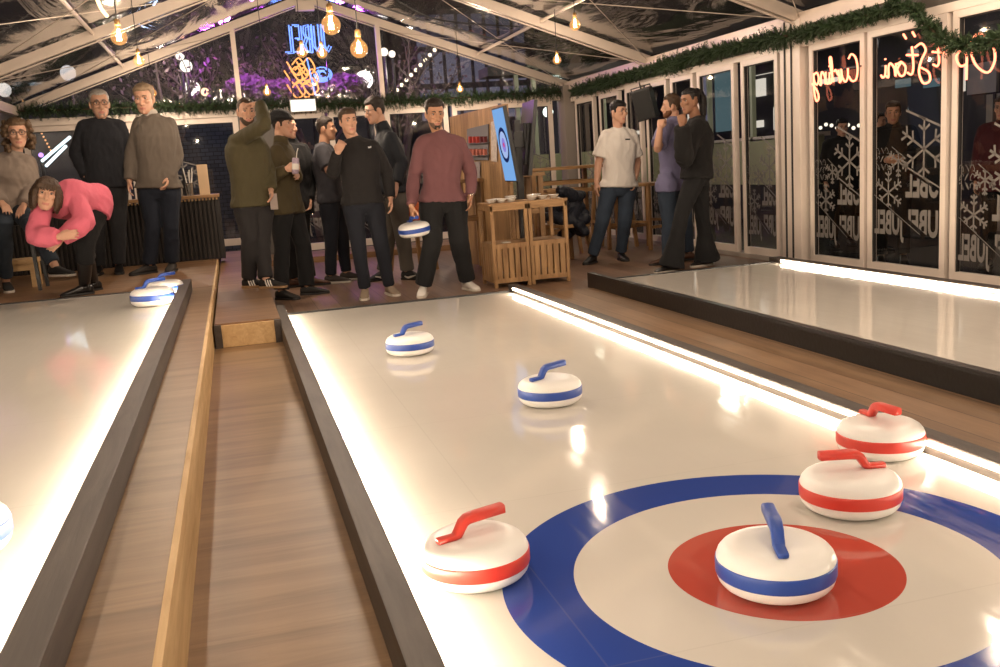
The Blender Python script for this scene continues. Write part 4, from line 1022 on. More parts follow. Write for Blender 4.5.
bm = bmesh.new(); box(bm, (8.0, 12.0, 2.45), (8.6, 15.6, 2.6)); box(bm, (4.3, 15.6, 2.45), (9, 16.2, 2.6)); rel(obj('canopy', bm, greyw), e)
bm = bmesh.new(); box(bm, (8.0, 12.0, 1.1), (8.3, 15.6, 1.16)); rel(obj('ledge', bm, white_al), e)
for x, y in ((6.6, 13.6), (6.9, 12.4)): light('street_light', (x, y, 2.6), 26, (1, .98, .76), .2)
light('street_light', (5.6, 14.6, 2.4), 16, (1, 1, .76), .2)
wn = []
for (px0, px1, y0, y1, m_) in ((718, 734, 68, 132, bluew), (756, 784, 70, 76, brightw), (757, 766, 78, 97, brightw), (776, 784, 106, 130, brightw), (754, 764, 120, 128, brightw), (706, 712, 72, 130, dimw), (898, 911, 78, 88, bluew), (926, 940, 78, 88, bluew), (822, 838, 77, 84, brightw), (958, 966, 66, 92, brightw), (970, 1000, 60, 95, mat('pale_tarpaulin', (.45, .42, .42), .6)), (690, 700, 100, 130, brightw), (634, 644, 130, 135, brightw)):
    a, b = onx(px0, y1, 9.6), onx(px1, y0, 9.6); wn.append(((9.55, b.y, a.z), (9.62, a.y, b.z), m_))
house('shop_front', (9.6, 6, -.14), (12, 26, 4.5), wn, mat('dark_facade', (.03, .028, .03), .6), 'dark shop front with lit windows across the street', None)
for i in range(9):
    p = onx(815 + i * 5.5, 126 + 2 * math.sin(i * 2), 9.2); bm = bmesh.new(); ball(bm, p, .03, 8, 5); tag(obj('fairy_light', bm, emis('fairy_white', (1, .9, .7), 1.6), None, True), 'small bulb of the light row across the street behind the nearest panes', 'light bulb', 'light row across the street')
e = empty('street_barrier', (8.6, 8.6, -.14), 0, 'pale low panel wall across the street behind the nearest pane', 'barrier')
bm = bmesh.new(); box(bm, (8.5, 7.4, -.14), (8.62, 9.3, 1.42)); rel(obj('panel', bm, mat('pale_grey_panel', (.33, .30, .27), .6)), e)
bm = bmesh.new()
for k in range(4): box(bm, (8.48, 7.5 + k * .55, -.14), (8.51, 7.53 + k * .55, 1.42))
box(bm, (8.48, 7.4, .72), (8.51, 9.3, .75)); rel(obj('joint_strip', bm, rubber), e)
light('street_light', (6.9, 8.4, 2.6), 12, (1, .92, .8), .2)
# world
w = bpy.data.worlds.new('night'); S.world = w; w.use_nodes = True
bgn = w.node_tree.nodes['Background']; bgn.inputs[0].default_value = (.30, .25, .27, 1); bgn.inputs[1].default_value = .07
# ================================================================ PEOPLE
def skin_mat(name, c, lips):
    m = mat(name, c, .5, spec=.35, var=.08, vscale=14); m.node_tree.nodes['Principled BSDF'].inputs['Subsurface Weight'].default_value = .08
    m.node_tree.nodes['Principled BSDF'].inputs['Subsurface Radius'].default_value = (.02, .008, .004)
    return [m, mat(name + '_lips', lips, .45)]
SK_L = skin_mat('skin_fair', (.53, .30, .205), (.44, .17, .13))
SK_M = skin_mat('skin_tan', (.44, .235, .145), (.35, .135, .10))
SK_D = skin_mat('skin_brown', (.27, .135, .08), (.22, .08, .06))
eye_w = mat('eye_white', (.6, .56, .52), .3); eye_d = mat('eye_iris', (.02, .013, .01), .2)
def cloth(name, c, r=.85, sheen=.03, b=.35, bs=170, var=.12): return mat('cloth_' + name, c, r, bump=b, bscale=bs, var=var, vscale=9, sheen=sheen, spec=.25)
def hairm(name, c): return mat('hair_' + name, c, .5, bump=.7, bscale=130, var=.35, vscale=40, spec=.35)

def remesh(bm, voxel, smooth=2, name='m'):
    me = bpy.data.meshes.new(name); bmesh.ops.recalc_face_normals(bm, faces=bm.faces[:]); bm.to_mesh(me); bm.free()
    o = bpy.data.objects.new(name, me); COL.objects.link(o)
    md = o.modifiers.new('r', 'REMESH'); md.mode = 'VOXEL'; md.voxel_size = voxel; md.adaptivity = 0
    if smooth:
        s = o.modifiers.new('s', 'SMOOTH'); s.factor = .5; s.iterations = smooth
    dg = bpy.context.evaluated_depsgraph_get(); out = bpy.data.meshes.new_from_object(o.evaluated_get(dg))
    bpy.data.objects.remove(o); bpy.data.meshes.remove(me); return out

def chain(bm, pts, rad, n=14, ref=None, sub=3, flat=1.0):
    """rounded limb through joints, radii interpolated, domed ends"""
    P = [V(p) for p in pts]; out = []; rr = []
    for i in range(len(P) - 1):
        for k in range(sub):
            t = k / sub; out.append(P[i].lerp(P[i + 1], t)); rr.append(rad[i] * (1 - t) + rad[i + 1] * t)
    out.append(P[-1]); rr.append(rad[-1])
    d0 = (out[0] - out[1]).normalized(); d1 = (out[-1] - out[-2]).normalized()
    pre = [(out[0] + d0 * rr[0] * math.sin(a), rr[0] * math.cos(a)) for a in (1.35, .95, .5)]
    post = [(out[-1] + d1 * rr[-1] * math.sin(a), rr[-1] * math.cos(a)) for a in (.5, .95, 1.35)]
    out = [p for p, _ in pre] + out + [p for p, _ in post]; rr = [r for _, r in pre] + rr + [r for _, r in post]
    tube(bm, out, [(r, r * flat) for r in rr], n, ref=ref)
def blunt(bm, pts, rad, n=16, sub=4, ref=None):
    P = [V(p) for p in pts]; out = []; rr = []
    for i in range(len(P) - 1):
        for k in range(sub):
            t = k / sub; out.append(P[i].lerp(P[i + 1], t)); rr.append(rad[i] * (1 - t) + rad[i + 1] * t)
    out.append(P[-1]); rr.append(rad[-1]); tube(bm, out, rr, n, ref=ref)
def loft(bm, rings):
    R2 = [[bm.verts.new(p) for p in r] for r in rings]; n = len(R2[0])
    for i in range(len(R2) - 1):
        for k in range(n): bm.faces.new((R2[i][k], R2[i][(k + 1) % n], R2[i + 1][(k + 1) % n], R2[i + 1][k]))
    bm.faces.new(R2[0][::-1]); bm.faces.new(R2[-1])
# head-local: x = person's left, y = forward, z = up, origin 0.1175 above the chin
HEAD = [(-.004, .018, .074, .040), (.004, .030, .084, .025), (.016, .042, .089, .010), (.034, .052, .0905, -.020), (.054, .0595, .089, -.052), (.076, .0655, .0875, -.075), (.100, .0695, .086, -.088), (.118, .0715, .0845, -.094),
        (.136, .0735, .0885, -.097), (.160, .0745, .0875, -.098), (.182, .0725, .079, -.092), (.202, .0645, .062, -.076), (.218, .051, .040, -.055), (.229, .034, .016, -.034), (.235, .014, -.006, -.018)]
def head_rings(infl=0, n=28, z0=-9):
    rings = []
    for z, w, f, b in HEAD:
        if z < z0: continue
        c = (f + b) / 2; h = (f - b) / 2; r = []
        for k in range(n):
            a = 2 * PI * k / n; ca, sa = math.cos(a), math.sin(a)
            r.append(V(((w + infl) * math.copysign(abs(ca) ** .92, ca), c + (h + infl) * math.copysign(abs(sa) ** .92, sa), z - .1175 + (infl if z > .2 else 0))))
        rings.append(r)
    return rings
def sstep(a, b, x):
    t = max(0, min(1, (x - a) / (b - a))); return t * t * (3 - 2 * t)

class Person:
    def __init__(s, label, Y, z_floor, skin, H=1.8, group=None):
        s.e = empty('person', (0, 0, 0), 0, label, 'person', group); s.Y = Y; s.zf = z_floor; s.k = H / 1.8; s.skin = skin; s.body = bmesh.new(); s.tops = []; s.J = {}
    # joints are given as seen (pixel) and how far nearer (-) or farther (+) than the person's own plane they are
    def j(s, name, px, py, dy=0): s.J[name] = at(px, py, s.Y + dy); return s
    def head(s, px, py, yaw=0, pitch=0, roll=0, dy=0, size=1.0, neck=True):
        c = at(px, py, s.Y + dy); s.hc = c; s.hs = size; s.hk = s.k * size
        ya, pi_, ro = R_(yaw), R_(pitch), R_(roll)
        f = V((math.sin(ya) * math.cos(pi_), -math.cos(ya) * math.cos(pi_), -math.sin(pi_)))
        l0 = V((math.cos(ya), math.sin(ya), 0)); u = f.cross(l0) * -1; u = l0.cross(f) * (1 if l0.cross(f).z > 0 else -1)
        u, l0 = u * math.cos(ro) + l0 * math.sin(ro), l0 * math.cos(ro) - u * math.sin(ro)
        s.HM = Matrix((l0, f, u)).transposed(); return s
    def hp(s, x, y, z): return s.hc + s.HM @ (V((x, y, z)) * s.hk)
    def build_head(s, nose=1.0, jaw=1.0):
        bm = s.body
        loft(bm, [[s.hp(p.x * (jaw if p.z < -.06 else 1), p.y, p.z) for p in r] for r in head_rings()])
        k = s.hk
        tube(bm, [s.hp(0, .078, .030), s.hp(0, .092, .006), s.hp(0, .103 * nose + .001, -.020), s.hp(0, .108 * nose, -.031), s.hp(0, .098, -.041), s.hp(0, .08, -.045)], [.006 * k, .0085 * k, .0115 * k, .0135 * k, .0105 * k, .006 * k], 10)
        for sx in (-1, 1):
            ball(bm, s.hp(sx * .0125, .091, -.033), .0095 * k, 8, 6)
            ball(bm, s.hp(sx * .040, .070, -.012), .022 * k, 10, 8)                 # cheek
            tube(bm, [s.hp(sx * .012, .088, .028), s.hp(sx * .030, .0865, .0315), s.hp(sx * .05, .073, .027)], [.006 * k, .0075 * k, .005 * k], 8)  # brow ridge
            M3 = s.HM @ Matrix.Rotation(sx * -.35, 3, 'Z')
            ball(bm, s.hp(sx * .0765, -.010, -.006), .031 * k, 10, 8, (.30, .62, 1.05), M3)  # ear
            ball(bm, s.hp(sx * .076, -.004, -.030), .012 * k, 8, 6, (.5, .8, 1), M3)
        tube(bm, [s.hp(-.024, .0845, -.067), s.hp(-.010, .0915, -.0645), s.hp(0, .0925, -.0655), s.hp(.010, .0915, -.0645), s.hp(.024, .0845, -.067)], [.003 * k, .0055 * k, .005 * k, .0055 * k, .003 * k], 8)
        tube(bm, [s.hp(-.020, .084, -.0735), s.hp(0, .0905, -.0765), s.hp(.020, .084, -.0735)], [.004 * k, .0068 * k, .004 * k], 8)
        ball(bm, s.hp(0, .078, -.103), .017 * k, 10, 8)
        nb = s.J['neck']; d = (s.hp(0, -.02, -.05) - nb)
        chain(bm, [nb - d * .25, nb + d * .25, s.hp(0, -.022, -.075), s.hp(0, -.015, -.02)], [.072 * s.k, .058 * s.k, .054 * s.k, .05 * s.k])
        return s
    def torso_frames(s, sway=0):
        hl, hr, sl, sr = (s.J[q] for q in ('hipL', 'hipR', 'shL', 'shR'))
        p0 = (hl + hr) / 2; p1 = (sl + sr) / 2
        x0 = (hl - hr).normalized(); x1 = (sl - sr).normalized()
        def fr(t):
            c = p0.lerp(p1, t) ; up = (p1 - p0).normalized(); x = x0.lerp(x1, max(0, min(1, t))).normalized()
            y = up.cross(x).normalized(); x = y.cross(up).normalized(); return c, x, y     # y: backwards
        L_ = (p1 - p0).length
        return fr, (sl - sr).length, L_
    PROF = [(-.20, .10, .085), (-.10, .150, .112), (.02, .168, .118), (.18, .160, .108), (.33, .148, .103), (.5, .156, .110), (.66, .170, .120), (.80, .176, .118), (.91, .168, .098), (.99, .142, .080), (1.06, .100, .066), (1.13, .060, .056)]
    def torso(s, bm, infl=0, t0=-.2, t1=1.13, girth=1.0, bust=0, belly=0, n=26, wid=1.0):
        fr, sw, L_ = s.torso_frames(); rings = []; pr = s.PROF; ts = [t0] + [q[0] for q in pr if t0 < q[0] < t1] + [t1]
        for t in ts:
            for i in range(len(pr) - 1):
                if pr[i][0] <= t <= pr[i + 1][0]:
                    f = (t - pr[i][0]) / (pr[i + 1][0] - pr[i][0]); w = pr[i][1] * (1 - f) + pr[i + 1][1] * f; d = pr[i][2] * (1 - f) + pr[i + 1][2] * f; break
            c, x, y = fr(t); w = w * s.k * wid + infl; d = d * s.k * girth + infl; r = []
            for k in range(n):
                a = 2 * PI * k / n; ca, sa = math.cos(a), math.sin(a)
                dd = d
                if sa < 0:
                    dd += belly * math.exp(-((t - .25) / .22) ** 2) + bust * math.exp(-((t - .68) / .12) ** 2)
                r.append(c + x * (w * math.copysign(abs(ca) ** .85, ca)) + y * (dd * math.copysign(abs(sa) ** .85, sa)))
            rings.append(r)
        loft(bm, rings)
    def hand(s, bm, side, d, palm, curl=.35, size=1.0, spread=.10, thumb=.7):
        """wrist at J['wr'+side]; d: along the hand, palm: the way the palm faces"""
        w = s.J['wr' + side]; k = s.k * size; d = d.normalized(); n = (palm - d * palm.dot(d)).normalized(); a = n.cross(d)
        if side == 'R': a = -a
        # a points to the thumb side when d is down and the palm faces the body
        c = w + d * .012 * k
        def T(x, y, z): return w + (a * x + d * y + n * z) * k
        loft(bm, [[T(hw * math.copysign(abs(math.cos(q)) ** .7, math.cos(q)), y, th * math.copysign(abs(math.sin(q)) ** .8, math.sin(q))) for q in [2 * PI * i / 12 for i in range(12)]] for y, hw, th in ((-.02, .026, .021), (.005, .029, .020), (.03, .037, .0175), (.06, .041, .015), (.085, .041, .013), (.096, .036, .010))])
        for i, (x, ln) in enumerate(((.031, .070), (.0105, .079), (-.0105, .073), (-.031, .057))):
            p = T(x, .088, 0); ang = curl * (.8 + .12 * i); pts = [T(x * .9, .07, 0), p]; sx_ = x * spread / .031
            dirx = a * sx_
            for f in (.45, .30, .25):
                dv = (d * math.cos(ang) + n * math.sin(ang) + dirx).normalized(); p = p + dv * (ln * f * k); pts.append(p); ang += curl * 1.0
            chain(bm, pts, [q * k for q in (.0095, .0095, .0088, .0080, .0070)], 8, sub=1)
        pts = [T(.022, .012, .006), T(.044, .040, .014), T(.052 - .012 * thumb * curl, .068, .020 + .018 * curl), T(.050 - .03 * curl, .090, .024 + .028 * curl)]
        chain(bm, pts, [q * k for q in (.015, .0125, .0105, .008)], 8, sub=1)
    def arm(s, bm, side, infl=0, upto=1.0, mul=1.0, start=.0):
        sh, el, wr = (s.J[q + side] for q in ('sh', 'el', 'wr')); k = s.k
        r = [.066, .056, .046, .043, .040, .029]; mid1 = sh.lerp(el, .5); mid2 = el.lerp(wr, .4)
        pts = [sh, mid1, el, mid2, wr]; rr = [.062 * k, .052 * k, .043 * k, .041 * k, .028 * k]
        return pts, [q * mul + infl for q in rr]
    def make_body(s, hands=None, girth=1.0, nose=1.0, jaw=1.0, legs=True, voxel=.0062):
        s.J.setdefault('neck', (s.J['shL'] + s.J['shR']) / 2 + V((0, 0, .02)))
        s.build_head(nose, jaw); bm = s.body
        s.torso(bm, 0, girth=girth)
        for side in 'LR':
            pts, rr = s.arm(bm, side); chain(bm, pts, rr)
            h = (hands or {}).get(side, {})
            d = s.J['wr' + side] - s.J['el' + side]
            d = V(h['d']) if 'd' in h else d
            fr, _, _ = s.torso_frames(); c, x, y = fr(.5)
            palm = V(h['palm']) if 'palm' in h else (-x if side == 'L' else x)
            s.hand(bm, side, d, palm, h.get('curl', .35), h.get('size', 1.0), thumb=h.get('thumb', .7))
            if legs:
                hp, kn, an = (s.J[q + side] for q in ('hip', 'kn', 'an')); k = s.k
                chain(bm, [hp, hp.lerp(kn, .5), kn, kn.lerp(an, .4), an], [.092 * k, .076 * k, .056 * k, .054 * k, .036 * k])
        me = remesh(bm, voxel, 2, 'body')
        # eye sockets pressed in, lips found by place
        inv = s.HM.transposed(); dv = []
        mi = [0] * len(me.polygons)
        for v in me.vertices:
            q = inv @ (v.co - s.hc)
            if q.length < .2 * s.hk and q.y > .05:
                q /= s.hk
                for sx in (-1, 1):
                    g = math.exp(-(((q.x - sx * .031) / .013) ** 2 + ((q.z - .008) / .009) ** 2))
                    if g > .02: v.co -= (s.HM.col[1] * (.0095 * g * s.hk))
                g = math.exp(-((q.x / .026) ** 2)) * math.exp(-(((q.z + .0705) / .0022) ** 2))
                if g > .02: v.co -= (s.HM.col[1] * (.004 * g * s.hk))
        for p in me.polygons:
            q = inv @ (p.center - s.hc) / s.hk
            if abs(q.x) < .025 and q.y > .07:
                if -.082 + .10 * abs(q.x) < q.z < -.0615 - .09 * abs(q.x): mi[p.index] = 1
        me.polygons.foreach_set('material_index', mi)
        link('body', me, s.skin, s.e, True)
        return s
    def face(s, brow=(.05, .03, .02), eyes=True, open_=1.0):
        bmat = hairm('brow_%d%d%d' % tuple(int(q * 200) for q in brow), brow); k = s.hk
        for sx in (-1, 1):
            bm = bmesh.new(); M3 = s.HM
            ball(bm, s.hp(sx * .031, .0685, .008), .0118 * k, 14, 10, (1, 1, .85 * open_), M3)
            o = obj('eye', bm, [eye_w, eye_d], s.e, True)
            f = s.HM.col[1]; c = s.hp(sx * .031, .0685, .008)
            for p in o.data.polygons:
                if (p.center - c).normalized().dot(f) > .83: p.material_index = 1
            bm = bmesh.new(); tube(bm, [s.hp(sx * .013, .0925, .0285), s.hp(sx * .027, .0925, .0345), s.hp(sx * .047, .080, .031)], [(.0022 * k, .004 * k), (.0028 * k, .0045 * k), (.0015 * k, .002 * k)], 8)
            obj('eyebrow', bm, bmat, s.e, True)
            bm = bmesh.new(); tube(bm, [s.hp(sx * .019, .0795, .0155), s.hp(sx * .031, .0835, .0190), s.hp(sx * .044, .0765, .0145)], .0022 * k, 6); obj('eyelid', bm, bmat if eyes else s.skin[0], s.e, True)
        return s
    def shell(s, name, m, fn, lump=None, voxel=.005, namp=.003, nfreq=70, smooth=1):
        """a skin over the head whose thickness is fn(local point): hair, beard, hat"""
        bm = bmesh.new(); rings = head_rings(0, 44); rr = []
        # refine rings
        fine = []
        for i in range(len(rings) - 1):
            for t in (0, .5): fine.append([a.lerp(b, t) for a, b in zip(rings[i], rings[i + 1])])
        fine.append(rings[-1])
        for r in fine:
            out = []
            for p in r:
                c = V((0, -.005, min(p.z, .045))); n = (p - c); n.z *= .8; n.normalize(); t = fn(p); out.append(s.hp(*(p + n * t)))
            rr.append(out)
        loft(bm, rr)
        if lump: lump(bm)
        me = remesh(bm, voxel * s.hk, smooth, name)
        for v in me.vertices:
            q = s.HM.transposed() @ (v.co - s.hc) / s.hk
            v.co += (s.HM @ q).normalized() * (namp * noise.noise(V((q.x * nfreq, q.y * nfreq * .35, q.z * nfreq * .6))))
        return link(name, me, m, s.e, True)
    def hair(s, m, top=.018, side=.006, line=.068, back=-.065, quiff=0, part=0, lump=None, burn=-.02, rec=0, namp=.0035):
        def fn(p):
            y = p.y
            zl = line - rec * sstep(.02, .05, abs(p.x)) * -1 if y > .045 else None
            if y > .045: lim = line + rec * sstep(.015, .045, abs(p.x))
            elif y > .012: lim = burn + (line + rec - burn) * sstep(.018, .045, y)
            elif y > -.035: lim = burn + .03 * sstep(.012, -.005, y) * 1.0
            else: lim = back + (burn + .03 - back) * sstep(-.055, -.035, y)
            f = sstep(lim - .004, lim + .014, p.z)
            th = side + (top - side) * sstep(.03, .10, p.z) + quiff * sstep(.03, .08, y) * sstep(.06, .10, p.z) + part * p.x / .07 * sstep(.05, .1, p.z)
            return -.007 + f * (th + .007)
        s.shell('hair', m, fn, lump, namp=namp); return s
    def beard(s, m, th=.005, full=True, stache=True):
        def fn(p):
            f = 0
            if p.y > .0 - .0 and p.z < -.03:
                cheek = sstep(-.038 - (.0 if abs(p.x) > .045 else .020), -.055 - (.0 if abs(p.x) > .045 else .02), p.z)
                if full: f = cheek * sstep(-.005, .015, p.y)
                else: f = sstep(.030, .022, abs(p.x)) * sstep(-.078, -.086, p.z) * sstep(.02, .05, p.y)
                mouth = sstep(.028, .022, abs(p.x)) * sstep(-.054, -.058, p.z) * sstep(-.084, -.080, p.z)
                f *= 1 - mouth
                if stache and p.y > .06: f = max(f, sstep(.030, .024, abs(p.x)) * sstep(-.062, -.058, p.z) * sstep(-.046, -.050, p.z))
            return -.007 + f * (th + .007)
        s.shell('beard', m, fn, None, namp=.0015); return s
    def glasses(s, col):
        k = s.hk; bm = bmesh.new()
        for sx in (-1, 1):
            ring = [s.hp(sx * .032 + .023 * math.copysign(abs(math.cos(a)) ** .7, math.cos(a)), .0985 - abs(.023 * math.cos(a)) * .12 - (.006 if sx * math.cos(a) > 0 else 0), .008 + .0165 * math.copysign(abs(math.sin(a)) ** .7, math.sin(a))) for a in [2 * PI * i / 18 for i in range(19)]]
            tube(bm, ring, .0022 * k, 6, cap=False)
            tube(bm, [s.hp(sx * .055, .088, .014), s.hp(sx * .074, .05, .014), s.hp(sx * .080, -.01, .010)], .002 * k, 6)
        tube(bm, [s.hp(-.010, .099, .012), s.hp(0, .104, .014), s.hp(.010, .099, .012)], .0022 * k, 6)
        o = obj('glasses', bm, col, s.e, True); return s
    # ---- garments
    def fold(s, me, amp, freq, seed=0, protect=None):
        off = V((seed * 3.1, seed * 1.7, seed * .9)); N = [v.normal.copy() for v in me.vertices]
        for v, n in zip(me.vertices, N):
            p = v.co + off; q = V((p.x * freq, p.y * freq, p.z * freq * .55))
            a = noise.noise(q); b = 1 - abs(noise.noise(q * 1.9 + V((5, 5, 5)))) * 2
            v.co += n * (amp * (a * .7 + b * .45 - .1))
    def top(s, name, m, hem=-.06, infl=.017, sleeve=1.0, girth=1.0, bust=0, belly=0, amp=.010, freq=9, loose=.016, collar=None, cuff=True, puff=0, voxel=.0085, seed=1, wid=1.0, flare=0):
        bm = bmesh.new(); fr, _, _ = s.torso_frames()
        if hem < .0:                      # shirt tail that hangs over the hips, cut level at the hem
            s.torso(bm, infl + .006, -.2, 1.10, girth, bust, belly, wid=wid)
            for side in 'LR': h_, k_ = s.J['hip' + side], s.J['kn' + side]; blunt(bm, [h_ + (h_ - k_).normalized() * .10, h_, h_.lerp(k_, .3)], [.06 * s.k + infl, .096 * s.k + infl + .008, .094 * s.k + infl + .010])
            c0, x0, y0 = fr(hem); up = (s.J['shL'] + s.J['shR'] - s.J['hipL'] - s.J['hipR']).normalized()
            bmesh.ops.bisect_plane(bm, geom=bm.verts[:] + bm.edges[:] + bm.faces[:], plane_co=c0, plane_no=-up, clear_outer=True)
            bmesh.ops.holes_fill(bm, edges=[e for e in bm.edges if e.is_boundary], sides=0)
        else: s.torso(bm, infl, hem, 1.10, girth, bust, belly, wid=wid)
        if flare:
            fr, _, _ = s.torso_frames()
        for side in 'LR':
            pts, rr = s.arm(bm, side, loose)
            if sleeve >= .99:
                pts = pts[:-1] + [pts[-2].lerp(pts[-1], .94)]; rr = rr[:-1] + [rr[-1] * 1.05]
                rr[2] += puff * .6; rr[3] += puff
            else:
                if sleeve < .5: pts = [pts[0], pts[1], pts[0].lerp(pts[2], .78)]; rr = [rr[0] + .004, rr[1] + .012, rr[1] + .016]
                else: pts = pts[:3] + [pts[2].lerp(pts[4], (sleeve - .5) * 2)]; rr = rr[:3] + [rr[3]]
            sh = pts[0]; d = (pts[1] - pts[0]).normalized()
            c_, _, _ = s.torso_frames()[0](.93)
            inner = sh.lerp(c_, .40)
            rr[0] *= .88; rr[1] *= .97; blunt(bm, [inner] + pts, [rr[0] * .80] + rr, 18); ball(bm, sh, rr[0] * .97, 14, 10)
            nb_ = (s.J['shL'] + s.J['shR']) / 2; chain(bm, [nb_ + (s.hp(0, -.02, -.06) - nb_) * .24, sh], [.056 * s.k + infl * .4, rr[0] * .94], 14)
        nb = (s.J['shL'] + s.J['shR']) / 2; dn = (s.hp(0, -.02, -.06) - nb)
        if collar == 'crew': blunt(bm, [nb - dn * .1, nb + dn * .34, nb + dn * .50], [.110 * s.k, .086 * s.k, .066 * s.k])
        elif collar == 'high': blunt(bm, [nb - dn * .1, nb + dn * .30, nb + dn * .74], [.11 * s.k, .082 * s.k, .066 * s.k])
        elif collar == 'round': blunt(bm, [nb - dn * .1, nb + dn * .24, nb + dn * .40], [.11 * s.k, .10 * s.k, .078 * s.k])
        me = remesh(bm, voxel, 6, name)
        s.fold(me, amp, freq, seed)
        o = link(name, me, m, s.e, True); s.tops.append(o); return o
    def trousers(s, m, waist=.22, loose=.014, hem=.052, knee=0, thigh=0, flare=0, girth=1.0, amp=.010, freq=8, upto=.97, seed=2, name='trousers'):
        bm = bmesh.new(); s.torso(bm, .009, -.2, waist, girth); k = s.k
        for side in 'LR':
            hp, kn, an = (s.J[q + side] for q in ('hip', 'kn', 'an'))
            end = kn.lerp(an, upto); ball(bm, hp, .088 * k + loose * .6, 16, 10)
            blunt(bm, [hp + (hp - kn).normalized() * .03, hp.lerp(kn, .25), hp.lerp(kn, .6), kn, kn.lerp(an, .45), end], [.092 * k + loose * .6, .090 * k + loose + thigh, .071 * k + loose + thigh, .058 * k + loose + knee, (.050 + (hem - .05) * .4) * k + loose, hem * k + loose * .6 + flare], 18)
        me = remesh(bm, .009, 2, name); s.fold(me, amp, freq, seed)
        return link(name, me, m, s.e, True)
    def belt(s, m, t=.13):
        bm = bmesh.new(); fr, _, _ = s.torso_frames(); c, x, y = fr(t)
        s.torso(bm, .016, t - .035, t + .035); link_me = remesh(bm, .008, 0, 'belt'); return link('belt', link_me, m, s.e, True)
    def shoe(s, side, toe, m, sole, L_=.285, kind='low', stripes=None, h=.0):
        """toe: direction in the floor plane (dx, dy)"""
        an = s.J['an' + side]; zf = s.zf + h; d = V((toe[0], toe[1], 0)).normalized(); a = V((-d.y, d.x, 0)); k = s.k
        o = V((an.x, an.y, zf)) - d * .07 * k
        sec = [(0, .020, .070), (.012, .031, .085), (.05, .036, .098), (.09, .038, .100), (.13, .040, .085), (.17, .044, .066), (.21, .047, .053), (.25, .042, .042), (.275, .028, .032), (.285, .012, .024)]
        f = L_ / .285 * k
        bm = bmesh.new(); rings = []
        for y, w, hh in sec:
            r = []
            for i in range(16):
                q = 2 * PI * i / 16; cq, sq = math.cos(q), math.sin(q); z0 = .016
                r.append(o + d * (y * f) + a * (w * k * math.copysign(abs(cq) ** .75, cq)) + V((0, 0, (z0 + (hh - z0) * (.5 + .5 * math.copysign(abs(sq) ** .8, sq))) * k)))
            rings.append(r)
        loft(bm, rings)
        if kind in ('boot', 'high'):
            top = an + (s.J['kn' + side] - an) * (.80 if kind == 'boot' else .12)
            blunt(bm, [o + d * (.075 * f) + V((0, 0, .05 * k)), an, an.lerp(top, .5), top], [.045 * k, .048 * k, .062 * k if kind == 'boot' else .05 * k, .068 * k if kind == 'boot' else .052 * k], 16)
        e = obj('shoe', bm, m, s.e, True)
        bm = bmesh.new(); rings = []
        for z in (0, .006, .020):
            r = []
            left = []; right = []
            for y, w, hh in sec: left.append((y, w + .004)); right.append((y, -(w + .004)))
            for y, w in left + right[::-1]: r.append(o + d * ((y - .002) * f * 1.01) + a * (w * k * (.96 if z == 0 else 1)) + V((0, 0, z * k)))
            rings.append(r)
        loft(bm, rings); so = obj('sole', bm, sole, e)
        if stripes:
            bm = bmesh.new()
            for side_ in (-1, 1):
                if stripes[0] == 'three':
                    for q in (.10, .125, .15):
                        p0 = o + d * (q * f) + a * (side_ * .0425 * k) + V((0, 0, .020 * k)); p1 = o + d * ((q - .022) * f) + a * (side_ * .034 * k) + V((0, 0, .082 * k)); tube(bm, [p0, p0.lerp(p1, .5) + a * side_ * .006 * k, p1], [(.006, .003)] * 3, 6, ref=a)
                else:
                    pts = [o + d * (y * f) + a * (side_ * w * k) + V((0, 0, z * k)) for y, w, z in ((.06, .041, .040), (.10, .0445, .026), (.14, .046, .034), (.20, .0475, .050))]
                    tube(bm, catmull(pts, 4), [(.003 + .007 * math.sin(PI * min(1, .1 + i / 14)), .003) for i in range(13)], 6, ref=a)
            obj('side_mark', bm, stripes[1], e)
        return e
    def shoes(s, toeR, toeL, m, sole, **kw):
        s.shoe('R', toeR, m, sole, **kw); s.shoe('L', toeL, m, sole, **kw); return s
    def mark(s, px, py, w, h, m, name='logo', off=.004, curve=False):
        """small printed or sewn mark on the garment where it shows"""
        o = s.tops[-1]; me = o.data
        bv = BVHTree.FromPolygons([v.co for v in me.vertices], [tuple(p.vertices) for p in me.polygons])
        def hit(x, y):
            d = ray(x, y).normalized(); q, n, i, t = bv.ray_cast(EYE, d)
            return (q + n * off) if q else None
        bm = bmesh.new(); n = 5; rows = []
        for i in range(n + 1):
            x = px - w / 2 + w * i / n
            bow = (h * .9 * (abs(i / n - .35) - .3)) if curve else 0
            a, b = hit(x, py - h / 2 - bow), hit(x, py + h / 2 - bow * .6)
            if a is None or b is None: bm.free(); return
            rows.append((bm.verts.new(a), bm.verts.new(b)))
        for i in range(n): bm.faces.new((rows[i][0], rows[i][1], rows[i + 1][1], rows[i + 1][0]))
        obj(name, bm, m, o, recalc=False)
    def watch(s, side, m, t=.9):
        el, wr = s.J['el' + side], s.J['wr' + side]; c = el.lerp(wr, t); d = (wr - el).normalized(); a, b = frame_of(d)
        bm = bmesh.new(); tube(bm, [c - d * .011, c + d * .011], .034 * s.k, 14); ball(bm, c + V((0, -.034, 0)) * s.k, .017, 10, 6, (1, .5, 1)); obj('watch', bm, m, s.e)
def J6(P, hips, kn, an):
    P.j('hipR', *hips[0]).j('hipL', *hips[1]).j('knR', *kn[0]).j('knL', *kn[1]).j('anR', *an[0]).j('anL', *an[1])
def arms(P, sh, el, wr):
    P.j('shR', *sh[0]).j('shL', *sh[1]); a_, b_ = P.J['shR'].copy(), P.J['shL'].copy(); P.J['shR'] = a_.lerp(b_, .07); P.J['shL'] = b_.lerp(a_, .07); P.j('elR', *el[0]).j('elL', *el[1]).j('wrR', *wr[0]).j('wrL', *wr[1])
